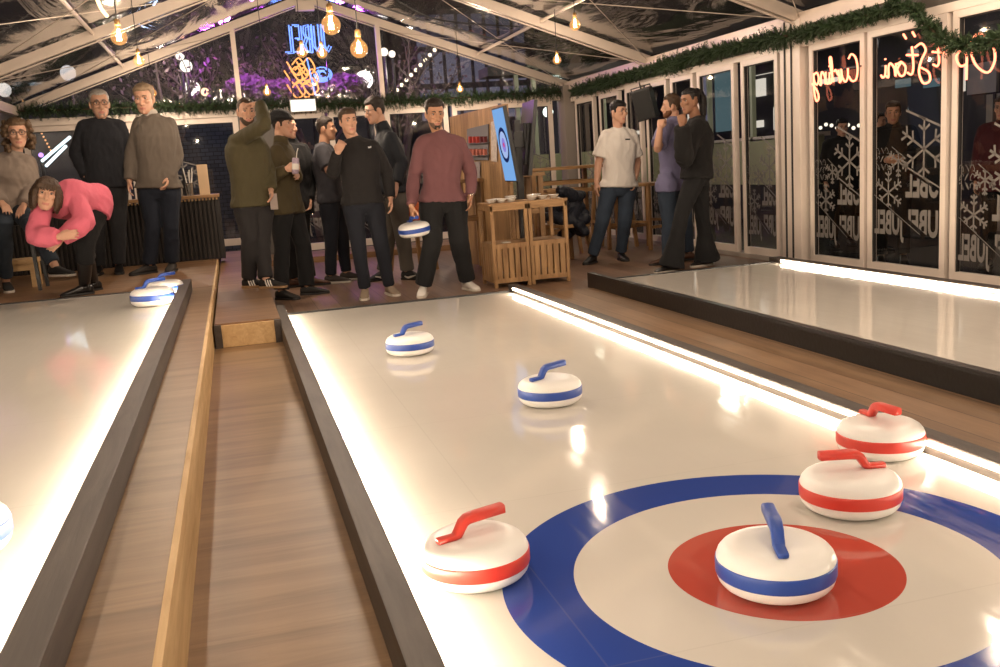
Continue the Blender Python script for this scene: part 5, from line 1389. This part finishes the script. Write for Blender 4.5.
bk_cloth = cloth('black', (.010, .010, .011)); leather = mat('black_leather', (.010, .009, .009), .35, bump=.15, bscale=60)
sole_w = mat('white_rubber', (.62, .57, .50), .6); sole_b = mat('black_rubber', (.015, .014, .014), .6); white_l = mat('white_leather', (.66, .62, .57), .5)
navy_j = cloth('dark_denim', (.012, .0135, .020)); blue_j = cloth('blue_denim', (.030, .043, .066), var=.35); grey_t = cloth('grey_trousers', (.10, .088, .075))
silver = mat('silver_metal', (.6, .57, .52), .25, metal=.9)
def fix(P):
    for q in 'LR': P.J['an' + q].z = P.zf + .088 * P.k
def auto_k(P, f=1.6825): P.k = (P.hc.z - P.zf) / f; P.hk = P.k * P.hs
dk_hair = hairm('dark_brown', (.022, .014, .010)); blk_hair = hairm('black', (.010, .008, .008)); br_hair = hairm('brown', (.055, .030, .016)); lt_hair = hairm('light_brown', (.10, .060, .032)); gr_hair = hairm('grey', (.30, .27, .24)); gb_hair = hairm('grey_blond', (.27, .19, .12))
# ---- man in the maroon sweater, holding a stone
P = Person('man in maroon sweater at the end of the middle sheet holding a stone', 7.85, ZF, SK_M)
P.head(434.5, 114, 3, 12, size=1.08); auto_k(P)
arms(P, ((420, 143), (462, 143)), ((413.5, 175, .02), (471, 173, .02)), ((411.5, 206, -.12), (470.5, 196, -.06)))
J6(P, ((431, 201), (454.5, 201)), ((432.5, 240, -.08), (459, 241, -.05)), ((423, 284, -.02), (467, 281, .06))); fix(P)
P.make_body({'R': dict(d=(0, 0, -1), palm=(1, .1, 0), curl=1.15), 'L': dict(curl=.3)})
P.hair(dk_hair, .022, .005, .070, quiff=.008, burn=-.012); P.face((.02, .012, .01)); P.beard(dk_hair, .004, False); P.shell('stubble', mat('stubble', (.13, .075, .05), .7), lambda p: -.007 + .0078 * (sstep(-.045, -.065, p.z) * sstep(.0, .02, p.y) * (1 - sstep(.022, .016, abs(p.x)) * sstep(-.057, -.060, p.z) * sstep(-.083, -.080, p.z))), namp=.0)
P.trousers(bk_cloth, loose=.026, hem=.062, knee=.006); P.top('sweater', cloth('maroon', (.150, .066, .072), .9), hem=-.012, infl=.017, loose=.015, collar='crew', amp=.013)
P.shoes((-.35, -1), (.25, -1), white_l, sole_w); P.watch('L', silver)
hold = P
grip = P.J['wrR'] + V((.020, .0, -.094))
st = stone((0, 0, 0), 0, 'blue', 'blue banded stone hanging from the hand of the man in the maroon sweater')
ctr = at(416, 233, P.J['wrR'].y - .02)
rotm = Matrix.Rotation(R_(-6), 4, 'Y') @ Matrix.Rotation(R_(4), 4, 'X') @ Matrix.Rotation(R_(-75), 4, 'Z')
top_ = rotm @ V((.045, 0, .157))
st.matrix_world = Matrix.Translation(V((grip.x, grip.y, grip.z)) - top_) @ rotm
# ---- man in the black sweater
P = Person('man in black sweater and beige shoes touching his chest', 8.05, ZF, SK_L)
P.head(348, 121.5, 14, 3, -3); auto_k(P)
arms(P, ((339.5, 149), (375, 147)), ((332, 174, -.06), (387, 172, .03)), ((338, 152, -.24), (390.5, 198, -.03)))
J6(P, ((353, 203), (373, 203)), ((358.5, 244, -.06), (381, 243, -.05)), ((364.5, 286, 0), (389, 283, .06))); fix(P)
P.make_body({'R': dict(d=(.5, .35, .9), palm=(.2, 1, -.1), curl=.5), 'L': dict(curl=.35)})
P.hair(br_hair, .018, .006, .066, quiff=.006, burn=-.02); P.face((.04, .02, .012))
P.trousers(navy_j, loose=.012, hem=.05); P.top('sweater', cloth('charcoal_black', (.016, .0145, .015), .9), hem=-.012, infl=.019, collar='crew', seed=3)
P.mark(369.5, 147.5, 3.2, 1.6, mat('white_thread', (.7, .7, .7), .6), 'chest_mark', curve=True)
P.shoes((-.2, -1), (.2, -1), mat('beige_suede', (.28, .21, .15), .8), sole_w)
# ---- shorter man in the dark T-shirt
P = Person('man in dark T-shirt turned right behind the man in the black sweater', 9.5, ZF, SK_M)
P.head(326, 129, 72, 0); auto_k(P, 1.64)
arms(P, ((321, 151, -.16), (327, 150, .16)), ((330, 173, -.26), (341, 172, .14)), ((336, 153, -.28), (349, 170, .05)))
J6(P, ((329, 199, -.09), (333, 199, .09)), ((331, 237, -.1), (342, 236, .08)), ((330.5, 272, -.08), (346, 271, .08))); fix(P)
P.make_body({'R': dict(d=(.45, .1, .9), palm=(.6, .6, 0), curl=.8)})
P.hair(dk_hair, .020, .005, .070, quiff=.006, burn=-.015); P.face((.02, .012, .01))
P.trousers(navy_j, loose=.014, hem=.05); P.top('t_shirt', cloth('slate', (.036, .035, .042)), hem=-.06, sleeve=.4, collar='round', seed=5)
P.shoes((1, -.25), (1, -.35), mat('dark_grey_suede', (.05, .04, .035), .8), sole_w)
# ---- tall man in the navy jacket
P = Person('tall man in glasses and dark navy jacket turned left behind others', 9.15, ZF, SK_L)
P.head(375, 110.5, -80, 12); auto_k(P, 1.70)
arms(P, ((382, 139, .18), (391, 139, -.15)), ((378, 163, .24), (401, 164, -.16)), ((378, 180, .05), (396, 184, -.24)))
J6(P, ((390, 192, .09), (396, 192, -.09)), ((389, 232, .12), (402, 232, -.1)), ((383, 267, .14), (407, 267, -.04))); fix(P)
P.make_body({})
P.hair(dk_hair, .026, .008, .066, quiff=.006, burn=-.02); P.face((.02, .012, .01)); P.glasses(black)
P.trousers(grey_t, loose=.018, hem=.058); P.top('jacket', cloth('navy_black', (.008, .010, .015), .6), hem=-.02, infl=.030, loose=.026, collar='high', seed=6)
P.shoes((-.9, -.4), (.7, -.7), mat('black_mesh', (.012, .012, .013), .7), sole_b, stripes=('swoosh', sole_w))
# ---- man in the knit hat with a can
P = Person('man in black knit hat and olive shirt in profile holding a can', 8.65, ZF, SK_L)
P.head(282, 124.5, 66, 4); auto_k(P, 1.66)
arms(P, ((276, 152, -.15), (287, 150, .15)), ((268, 178, -.22), (296, 178, .10)), ((287, 169, -.30), (297, 176, -.12)))
J6(P, ((281, 205, -.09), (290, 205, .09)), ((282, 246, -.10), (303, 246, .02)), ((281, 288, -.14), (307, 285, .02))); fix(P)
P.make_body({'R': dict(d=(1, -.1, .1), palm=(.15, 1, .05), curl=.75)})
P.face((.03, .02, .012))
beanie_m = mat('black_knit', (.010, .010, .011), .9, bump=.8, bscale=110)
P.shell('knit_hat', beanie_m, lambda p: -.007 + .007 * sstep(.0, .010, p.z - (.040 - .45 * max(0, -p.y - .0) if p.y < 0 else .040)) + sstep(.0, .012, p.z - (.040 - .45 * max(0, -p.y) if p.y < 0 else .040)) * (.013 + .020 * sstep(.04, .11, p.z) + .012 * sstep(.0, -.08, p.y) + .006 * sstep(.075, .06, p.z)), namp=.001, smooth=2)
P.hair(dk_hair, .004, .004, .03, burn=-.03, back=-.06)
P.trousers(bk_cloth, loose=.020, hem=.062); P.top('overshirt', cloth('olive', (.062, .047, .022), .8), hem=-.16, infl=.022, loose=.018, collar='high', seed=7)
P.shoes((.75, -.75), (1, -.25), mat('black_suede', (.014, .012, .011), .8), sole_b)
cn = at(295.5, 166, P.J['wrR'].y - .02)
e = empty('drink_can', cn, 0, 'pale purple drink can in the hand of the man in the knit hat', 'can'); e.rotation_euler = (0, .12, 0)
bm = bmesh.new(); lathe(bm, [(0, -.066), (.024, -.066), (.029, -.060), (.029, .060), (.024, .068), (.023, .066), (0, .066)], 20); obj('can_body', bm, mat('lilac_print', (.34, .26, .34), .3, var=.6, vscale=60), e, True)
bm = bmesh.new(); lathe(bm, [(.0292, -.03), (.0296, -.03), (.0296, .02), (.0292, .02)], 20); obj('label_band', bm, white_l, e)
bm = bmesh.new(); tube(bm, [(.006, 0, .066), (.01, 0, .12), (.018, 0, .15)], .003, 6); obj('straw', bm, china, e)
# ---- man with his arm over his face
P = Person('bearded man in olive jacket with arm raised over his face, on the low platform', 8.2, ZP, SK_L)
P.head(246, 112, 14, 6, 4, size=1.05); auto_k(P, 1.67)
arms(P, ((234, 142, 0), (259, 141, .08)), ((265, 125, -.30), (269, 170, .10)), ((260, 103, -.12), (271, 190, -.05)))
J6(P, ((244.5, 203, .0), (262, 203, .06)), ((250, 240, -.06), (262, 240, .0)), ((248.5, 277, .06), (266, 281, -.12))); fix(P)
P.make_body({'R': dict(d=(-1, .15, -.02), palm=(0, .1, -1), curl=.35)})
P.hair(br_hair, .008, .003, .072, rec=.012, burn=-.02); P.face((.04, .025, .015)); P.beard(br_hair, .006, True)
P.trousers(cloth('washed_black', (.022, .020, .021)), loose=.020, hem=.056); P.top('jacket', cloth('olive_green', (.060, .050, .024), .8), hem=-.06, infl=.028, loose=.018, collar='crew', seed=8)
P.shoes((1, -.5), (1, -.55), mat('black_suede', (.014, .012, .011), .8), mat('gum_sole', (.30, .18, .09), .6), stripes=('three', white_l))
bm = bmesh.new(); q = P.J['wrL'] + V((.01, -.05, -.09)); box(bm, q + V((-.03, -.006, -.07)), q + V((.03, .006, .06)), bev=.004)
tag(obj('paper_cup', bm, mat('grey_card', (.25, .20, .18), .7)), 'grey folded card held at the hip of the man in the olive jacket', 'card').name = 'folded_card'
# ---- person hidden behind those two
P = Person('person in black coat and brown shoes mostly hidden behind the man in the knit hat', 9.45, ZF, SK_L)
P.head(287, 127, 60, 4); auto_k(P, 1.68)
arms(P, ((284, 150, -.06), (304, 151, .14)), ((282, 175, -.1), (309, 178, .14)), ((286, 198, -.1), (309, 200, .0)))
J6(P, ((288, 203, -.06), (300, 203, .08)), ((291, 240, -.08), (303, 240, .06)), ((293, 275, -.05), (310, 277, -.05))); fix(P)
P.make_body({}); P.hair(br_hair); P.face()
P.trousers(bk_cloth, loose=.016); P.top('coat', cloth('black_coat', (.010, .010, .011), .8), hem=-.2, infl=.034, loose=.03, collar='high', seed=9)
P.shoes((1, -.2), (1, -.3), mat('brown_leather', (.075, .032, .018), .5), sole_b)
# ---- man in the white T-shirt
P = Person('young man in white T-shirt and jeans smiling by the right lane', 8.95, ZF, SK_L)
P.head(618.5, 112.5, 24, 2, 2, size=1.04); auto_k(P)
arms(P, ((604.5, 135.5), (633, 135.5)), ((598.5, 163, .02), (637.5, 163, .02)), ((596.5, 183, -.04), (634.5, 181.5, -.04)))
J6(P, ((610, 186), (627, 186)), ((602.5, 221, -.05), (625, 221, -.04)), ((592.5, 254, .02), (621, 256, .04))); fix(P)
P.make_body({'R': dict(curl=.35), 'L': dict(curl=.55)})
P.hair(blk_hair, .020, .006, .058, quiff=.008, burn=-.015); P.face((.012, .01, .008))
P.trousers(blue_j, loose=.014, hem=.056, knee=.004); P.top('t_shirt', cloth('white', (.72, .67, .62), .85, .1, var=.04), hem=-.02, infl=.020, sleeve=.4, collar='round', belly=.012, seed=10, amp=.014)
P.mark(627.5, 139.5, 5, 1.6, mat('black_print', (.03, .03, .03), .6), 'chest_print')
P.shoes((-.75, -.7), (-.1, -1), leather, sole_b)
# ---- man in the blue shirt
P = Person('bearded man in blue shirt with hand to his chin, behind the woman in black', 8.35, ZF, SK_L)
P.head(671.5, 106, -112, 2); auto_k(P, 1.68)
arms(P, ((684, 130, .12), (662.5, 128, -.12)), ((692, 153, .18), (657.5, 149, -.26)), ((697, 172, .05), (660, 128, -.30)))
J6(P, ((683, 184, .08), (667, 184, -.08)), ((685, 222, .06), (669, 222, -.1)), ((688, 257, .08), (668, 259, -.06))); fix(P)
P.make_body({'L': dict(d=(.35, .3, .9), palm=(.6, .7, 0), curl=.9)})
P.hair(br_hair, .020, .008, .066, burn=-.03); P.face((.05, .025, .012)); P.beard(hairm('ginger', (.14, .055, .022)), .007, True)
P.trousers(blue_j, loose=.016, hem=.056); P.top('shirt', cloth('periwinkle', (.165, .155, .265), .75), hem=-.12, infl=.024, sleeve=.42, collar='high', seed=11)
P.shoes((-1, .1), (-1, .1), mat('brown_leather', (.075, .032, .018), .5), sole_b)
# ---- woman in black
P = Person('woman in black sweatshirt and flared trousers with a ponytail, hand to her mouth', 7.8, ZF, SK_D)
P.head(690, 101, -80, 6); auto_k(P, 1.665)
arms(P, ((697, 127, .15), (698, 127, -.13)), ((692, 158, .2), (684.5, 160, -.22)), ((684, 160, -.02), (682, 125, -.30)))
J6(P, ((698, 176, .085), (696, 176, -.085)), ((702, 214, .06), (681.5, 214, -.10)), ((707, 258, .10), (672, 260, -.08))); fix(P)
P.make_body({'L': dict(d=(.05, .2, 1), palm=(.4, .8, 0), curl=1.0)}, girth=.94)
def pony(bm, P=P):
    k = P.hk; tube(bm, catmull([P.hp(0, -.08, .075), P.hp(0, -.125, .075), P.hp(0, -.150, .02), P.hp(0, -.150, -.07), P.hp(0, -.135, -.17), P.hp(0, -.13, -.23)], 4), [q * k for q in [.02] * 4 + [.032] * 4 + [.042] * 4 + [.038] * 4 + [.028] * 4 + [.012]], 12)
    ball(bm, P.hp(0, -.095, .085), .03 * k, 10, 8)
P.hair(blk_hair, .012, .008, .064, burn=.0, lump=pony, back=-.04); P.face((.012, .01, .008))
P.trousers(bk_cloth, loose=.012, hem=.072, flare=.050, upto=1.08, seed=4); P.top('sweatshirt', cloth('black_fleece', (.0105, .010, .0105), .9), hem=-.05, infl=.034, loose=.034, puff=.014, collar='crew', seed=12, amp=.014)
P.shoes((-1, -.25), (-1, -.2), leather, sole_w)
# ---- man in black on the left
P = Person('grey haired man in glasses and black sweater, hands in his pockets, by the bar', 10.2, ZL, SK_L)
P.head(99.5, 104, 12, 4, size=1.15); auto_k(P, 1.69)
arms(P, ((82, 126.5), (122, 126.5)), ((75.5, 154, .03), (128, 154, .03)), ((86, 176, -.05), (120, 175, -.05)))
J6(P, ((95, 186), (117, 186)), ((98, 226, -.03), (119, 228, -.04)), ((98, 265, .05), (119, 264, .0))); fix(P)
P.make_body({'R': dict(d=(.3, -.1, -1), curl=.3), 'L': dict(d=(-.4, -.1, -1), curl=.3)}, girth=1.08, jaw=1.08)
P.hair(gr_hair, .012, .004, .070, rec=.006, burn=-.015); P.face((.12, .1, .09)); P.glasses(mat('brown_frame', (.06, .025, .015), .4)); P.shell('stubble', mat('grey_stubble', (.30, .22, .18), .7), lambda p: -.007 + .0078 * (sstep(-.045, -.065, p.z) * sstep(.0, .02, p.y)), namp=0)
P.trousers(cloth('washed_black_denim', (.022, .022, .025), var=.5), loose=.014, hem=.055, girth=1.05); P.top('sweater', cloth('dark_slate', (.020, .021, .026), .9), hem=-.02, infl=.026, loose=.022, collar='crew', belly=.03, seed=13)
P.shoes((-.1, -1), (.05, -1), leather, sole_b)
# ---- man in the grey zip jumper
P = Person('tall man in grey zip neck jumper with a wristwatch, by the bar', 9.85, ZL, SK_L)
P.head(144.5, 99, -14, 8, size=1.15); auto_k(P, 1.69)
arms(P, ((138.5, 123.5), (171, 124.5)), ((131.5, 156, .02), (177, 156, .02)), ((129.5, 181, -.06), (169.5, 178, -.09)))
J6(P, ((147.5, 187), (169.5, 187)), ((153, 228, -.04), (171, 228, -.04)), ((149, 263, .0), (172, 262, .02))); fix(P)
P.make_body({'R': dict(curl=.4), 'L': dict(curl=.4)}, girth=1.05, jaw=1.04)
P.hair(gb_hair, .018, .006, .068, quiff=.010, burn=-.02); P.face((.16, .10, .06))
P.trousers(cloth('ink_denim', (.010, .013, .022)), loose=.018, hem=.058, girth=1.04); P.top('jumper', cloth('stone_grey', (.120, .098, .080), .9), hem=-.02, infl=.026, loose=.022, collar='crew', belly=.02, seed=14)
nb_ = (P.J['shL'] + P.J['shR']) / 2; dn_ = P.hp(0, -.02, -.06) - nb_
bm = bmesh.new(); tube(bm, [nb_ + dn_ * .30, nb_ + dn_ * .46, nb_ + dn_ * .66], [.084 * P.k, .074 * P.k, .070 * P.k], 20, cap=False); obj('collar', bm, cloth('pale_collar', (.40, .36, .32)), P.tops[-1], True)
P.mark(138.2, 127, 1.0, 12, mat('dark_zip', (.05, .045, .04), .5), 'zip'); P.watch('L', black)
P.shoes((-.85, -.5), (-.15, -1), mat('dark_suede', (.02, .016, .014), .8), sole_b)
# ---- woman in pink, bending
P = Person('woman in pink sweater bending forward with arms crossed, in tall black boots', 8.45, ZL, SK_L, H=1.62)
P.head(46.5, 194, 10, 2, 14, dy=-.42, size=1.12)
arms(P, ((41, 207, -.34), (77, 191, -.28)), ((36, 237, -.48), (85, 222, -.44)), ((59, 237, -.58), (61, 239, -.50)))
J6(P, ((90, 200, .12), (98, 201, -.06)), ((82, 240, -.06), (85, 243, -.22)), ((93, 280, .16), (84, 281, -.10))); fix(P)
P.J['neck'] = at(56, 198, 8.45 - .36)
P.make_body({'R': dict(d=(1, -.1, .12), palm=(0, 1, -.3), curl=.3), 'L': dict(d=(-.8, -.1, -.6), palm=(.2, 1, .2), curl=.4)}, girth=1.0)
def bob(bm, P=P):
    k = P.hk
    for a in range(-8, 9):
        an = PI * (.5 + a / 8 * .80) + PI
        x, y = .078 * math.cos(an - PI / 2 + PI / 2), .0
        th_ = a / 8 * 2.15; x = .080 * math.sin(th_); y = -.012 - .090 * math.cos(th_)
        chain(bm, [P.hp(x * .8, y * .8, .07), P.hp(x * 1.15, y * 1.08, .01), P.hp(x * 1.22, y * 1.1, -.06), P.hp(x * 1.08, y * 1.02, -.115 - .012 * math.cos(a * 2.1))], [.026 * k, .028 * k, .026 * k, .014 * k], 8)
    for a in range(-3, 4): chain(bm, [P.hp(a * .012, .05, .10), P.hp(a * .019, .093, .07), P.hp(a * .021, .099, .035 + .006 * (a % 2))], [.016 * k, .013 * k, .007 * k], 8)
P.hair(br_hair, .018, .012, .055, burn=-.04, lump=bob, namp=.006); P.face((.05, .03, .02))
P.trousers(bk_cloth, loose=.022, hem=.062, upto=.35, girth=1.05); P.top('sweater', cloth('pink_fleece', (.62, .135, .195), .9), hem=-.012, infl=.030, loose=.030, puff=.014, collar='crew', seed=15, amp=.013, wid=1.0)
P.shoes((-.85, -.5), (-.95, -.35), leather, sole_b, kind='boot')
# ---- seated woman on the left
P = Person('curly haired woman in glasses and grey cardigan seated at the left edge', 9.25, ZL, SK_L, H=1.66)
P.head(17.5, 133.5, 12, 4, size=1.12)
arms(P, ((-2, 161), (29, 163)), ((-9, 190, -.02), (33, 190, -.04)), ((2, 203, -.22), (24, 205, -.22)))
J6(P, ((-1, 208), (19, 208)), ((4, 222, -.30), (33, 228, -.42)), ((4, 268, .05), (55, 266, -.50)))
P.J['anR'].z = ZL + .088; P.J['neck'] = at(15, 156, 9.27)
P.make_body({'R': dict(palm=(0, 0, -1)), 'L': dict(palm=(0, 0, -1))}, girth=1.05)
def curls(bm, P=P):
    r = random.Random(3); k = P.hk
    for i in range(70):
        th_ = r.uniform(-2.3, 2.3); z = r.uniform(-.15, .10); rad = .088 + .026 * (1 - abs(z + .04) / .15)
        ball(bm, P.hp(rad * 1.05 * math.sin(th_), -.01 - rad * math.cos(th_), z), r.uniform(.016, .026) * k, 8, 6)
P.hair(lt_hair, .020, .012, .064, burn=-.03, lump=curls, namp=.006); P.face((.08, .05, .03)); P.glasses(black)
P.trousers(cloth('blue_grey_denim', (.03, .04, .055)), loose=.014, hem=.05, upto=.9); P.top('cardigan', cloth('oatmeal_grey', (.22, .175, .145), .9), hem=-.06, infl=.030, loose=.030, puff=.01, collar='crew', bust=.02, belly=.02, seed=16, amp=.012)
an = P.J['anL']; P.shoe('R', (.3, -1), mat('black_canvas', (.014, .013, .013), .8), sole_w)
P.shoe('L', (.75, -.55), MATS['black_canvas'], sole_w, h=an.z - ZL - .088)
q = (P.J['hipL'] + P.J['hipR']) / 2
e = empty('stool', (q.x, q.y + .03, ZL), 0, 'dark stool under the seated woman at the left edge', 'stool')
hz = q.z - .105 - ZL
bm = bmesh.new(); box(bm, (-.20, -.20, hz - .05), (.20, .20, hz), bev=.02); obj('seat', bm, leather, e)
for sx in (-1, 1):
    for sy in (-1, 1):
        bm = bmesh.new(); bar(bm, (sx * .18, sy * .18, 0), (sx * .16, sy * .16, hz - .04), .03, .03); obj('leg', bm, black, e)
# ---- people outside behind the near panes
def bystander(label, px, py, Y, yaw, skin, hm, coat, pants, g=1.0, seed=0, arms_up=False):
    P = Person(label, Y, -.14, skin); P.head(px, py, yaw, 4); auto_k(P, 1.68); k = P.k; c = P.hc; ya = R_(yaw)
    l = V((math.cos(ya), math.sin(ya), 0)); f = V((math.sin(ya), -math.cos(ya), 0)); b = V((c.x, c.y, -.14)) - f * .03
    def q(x, y, z): return b + l * (x * k) + f * (y * k) + V((0, 0, z * k))
    for s_, sd in ((1, 'L'), (-1, 'R')):
        P.J['sh' + sd] = q(s_ * .175, 0, 1.45); P.J['el' + sd] = q(s_ * .23, -.02 if not arms_up else .08, 1.17); P.J['wr' + sd] = q(s_ * (.24 if not arms_up else .08), .06 if not arms_up else .27, .93 if not arms_up else 1.17)
        P.J['hip' + sd] = q(s_ * .095, 0, .92); P.J['kn' + sd] = q(s_ * .11, .03, .50); P.J['an' + sd] = q(s_ * .12, 0, .088)
    P.make_body({}); P.hair(hm); P.face(); P.trousers(pants, loose=.016)
    P.top('coat', coat, hem=-.2, infl=.040, loose=.034, collar='high', seed=seed); P.shoes((f.x, f.y), (f.x, f.y), leather, sole_b)
    return P
bystander('dark haired person in black coat outside behind the middle near pane, taller of two', 893, 113, 7.5, -35, SK_M, dk_hair, bk_cloth, bk_cloth, seed=21, arms_up=True)
bystander('person in black jacket outside behind the middle near pane, left of the taller one', 878, 122, 8.3, 30, SK_L, dk_hair, MATS['cloth_navy_black'], navy_j, seed=22)
bystander('person in dark red coat outside at the right edge of the photo', 1003, 108, 6.6, -60, SK_L, br_hair, cloth('dark_red', (.075, .018, .022)), bk_cloth, seed=23)
bystander('person in dark coat outside behind the far one of the near panes', 842, 128, 9.2, -20, SK_L, blk_hair, MATS['cloth_black_coat'], bk_cloth, seed=24)
# ---- jackets left on stools
def heap(label, c, sz, m, seed, puffs):
    r = random.Random(seed); bm = bmesh.new()
    for i in range(puffs):
        t = i / puffs; p = c + V((sz.x * r.uniform(-.45, .45), sz.y * r.uniform(-.45, .45), sz.z * (t - .5)))
        d = V((r.uniform(-1, 1), r.uniform(-.6, .6), r.uniform(-.35, .35))).normalized() * (.5 * sz.x)
        chain(bm, [p - d, p, p + d], [.05, .065, .05], 10)
    me = remesh(bm, .012, 2, 'jacket')
    o = link('jacket', me, m, None, True); Person.fold(None, me, .018, 12, seed); return tag(o, label, 'jacket')
def prop_stool(c, zt, label):
    e = empty('bar_stool', (c.x, c.y, ZF), .3, label, 'stool', 'bar stools'); h = zt - ZF
    bm = bmesh.new(); box(bm, (-.17, -.17, h - .035), (.17, .17, h), bev=.006); obj('seat', bm, acacia_x, e)
    for sx in (-1, 1):
        for sy in (-1, 1):
            bm = bmesh.new(); bar(bm, (sx * .18, sy * .18, 0), (sx * .14, sy * .14, h - .03), .035, .035); obj('leg', bm, acacia, e)
c = at(409, 209, 9.9); heap('shiny orange puffer jacket heaped on a stool behind the man in maroon', c, V((.22, .2, .28)), mat('orange_nylon', (.36, .075, .018), .28, bump=.3, bscale=30), 2, 12); prop_stool(c, c.z - .20, 'wooden stool under the orange puffer jacket')
c = at(566, 212, 9.3); heap('dark navy jacket hung over a stool behind the right cart', c, V((.26, .2, .42)), cloth('navy_nylon', (.012, .014, .022), .5), 5, 14); prop_stool(c, c.z - .12, 'wooden stool under the dark navy jacket')
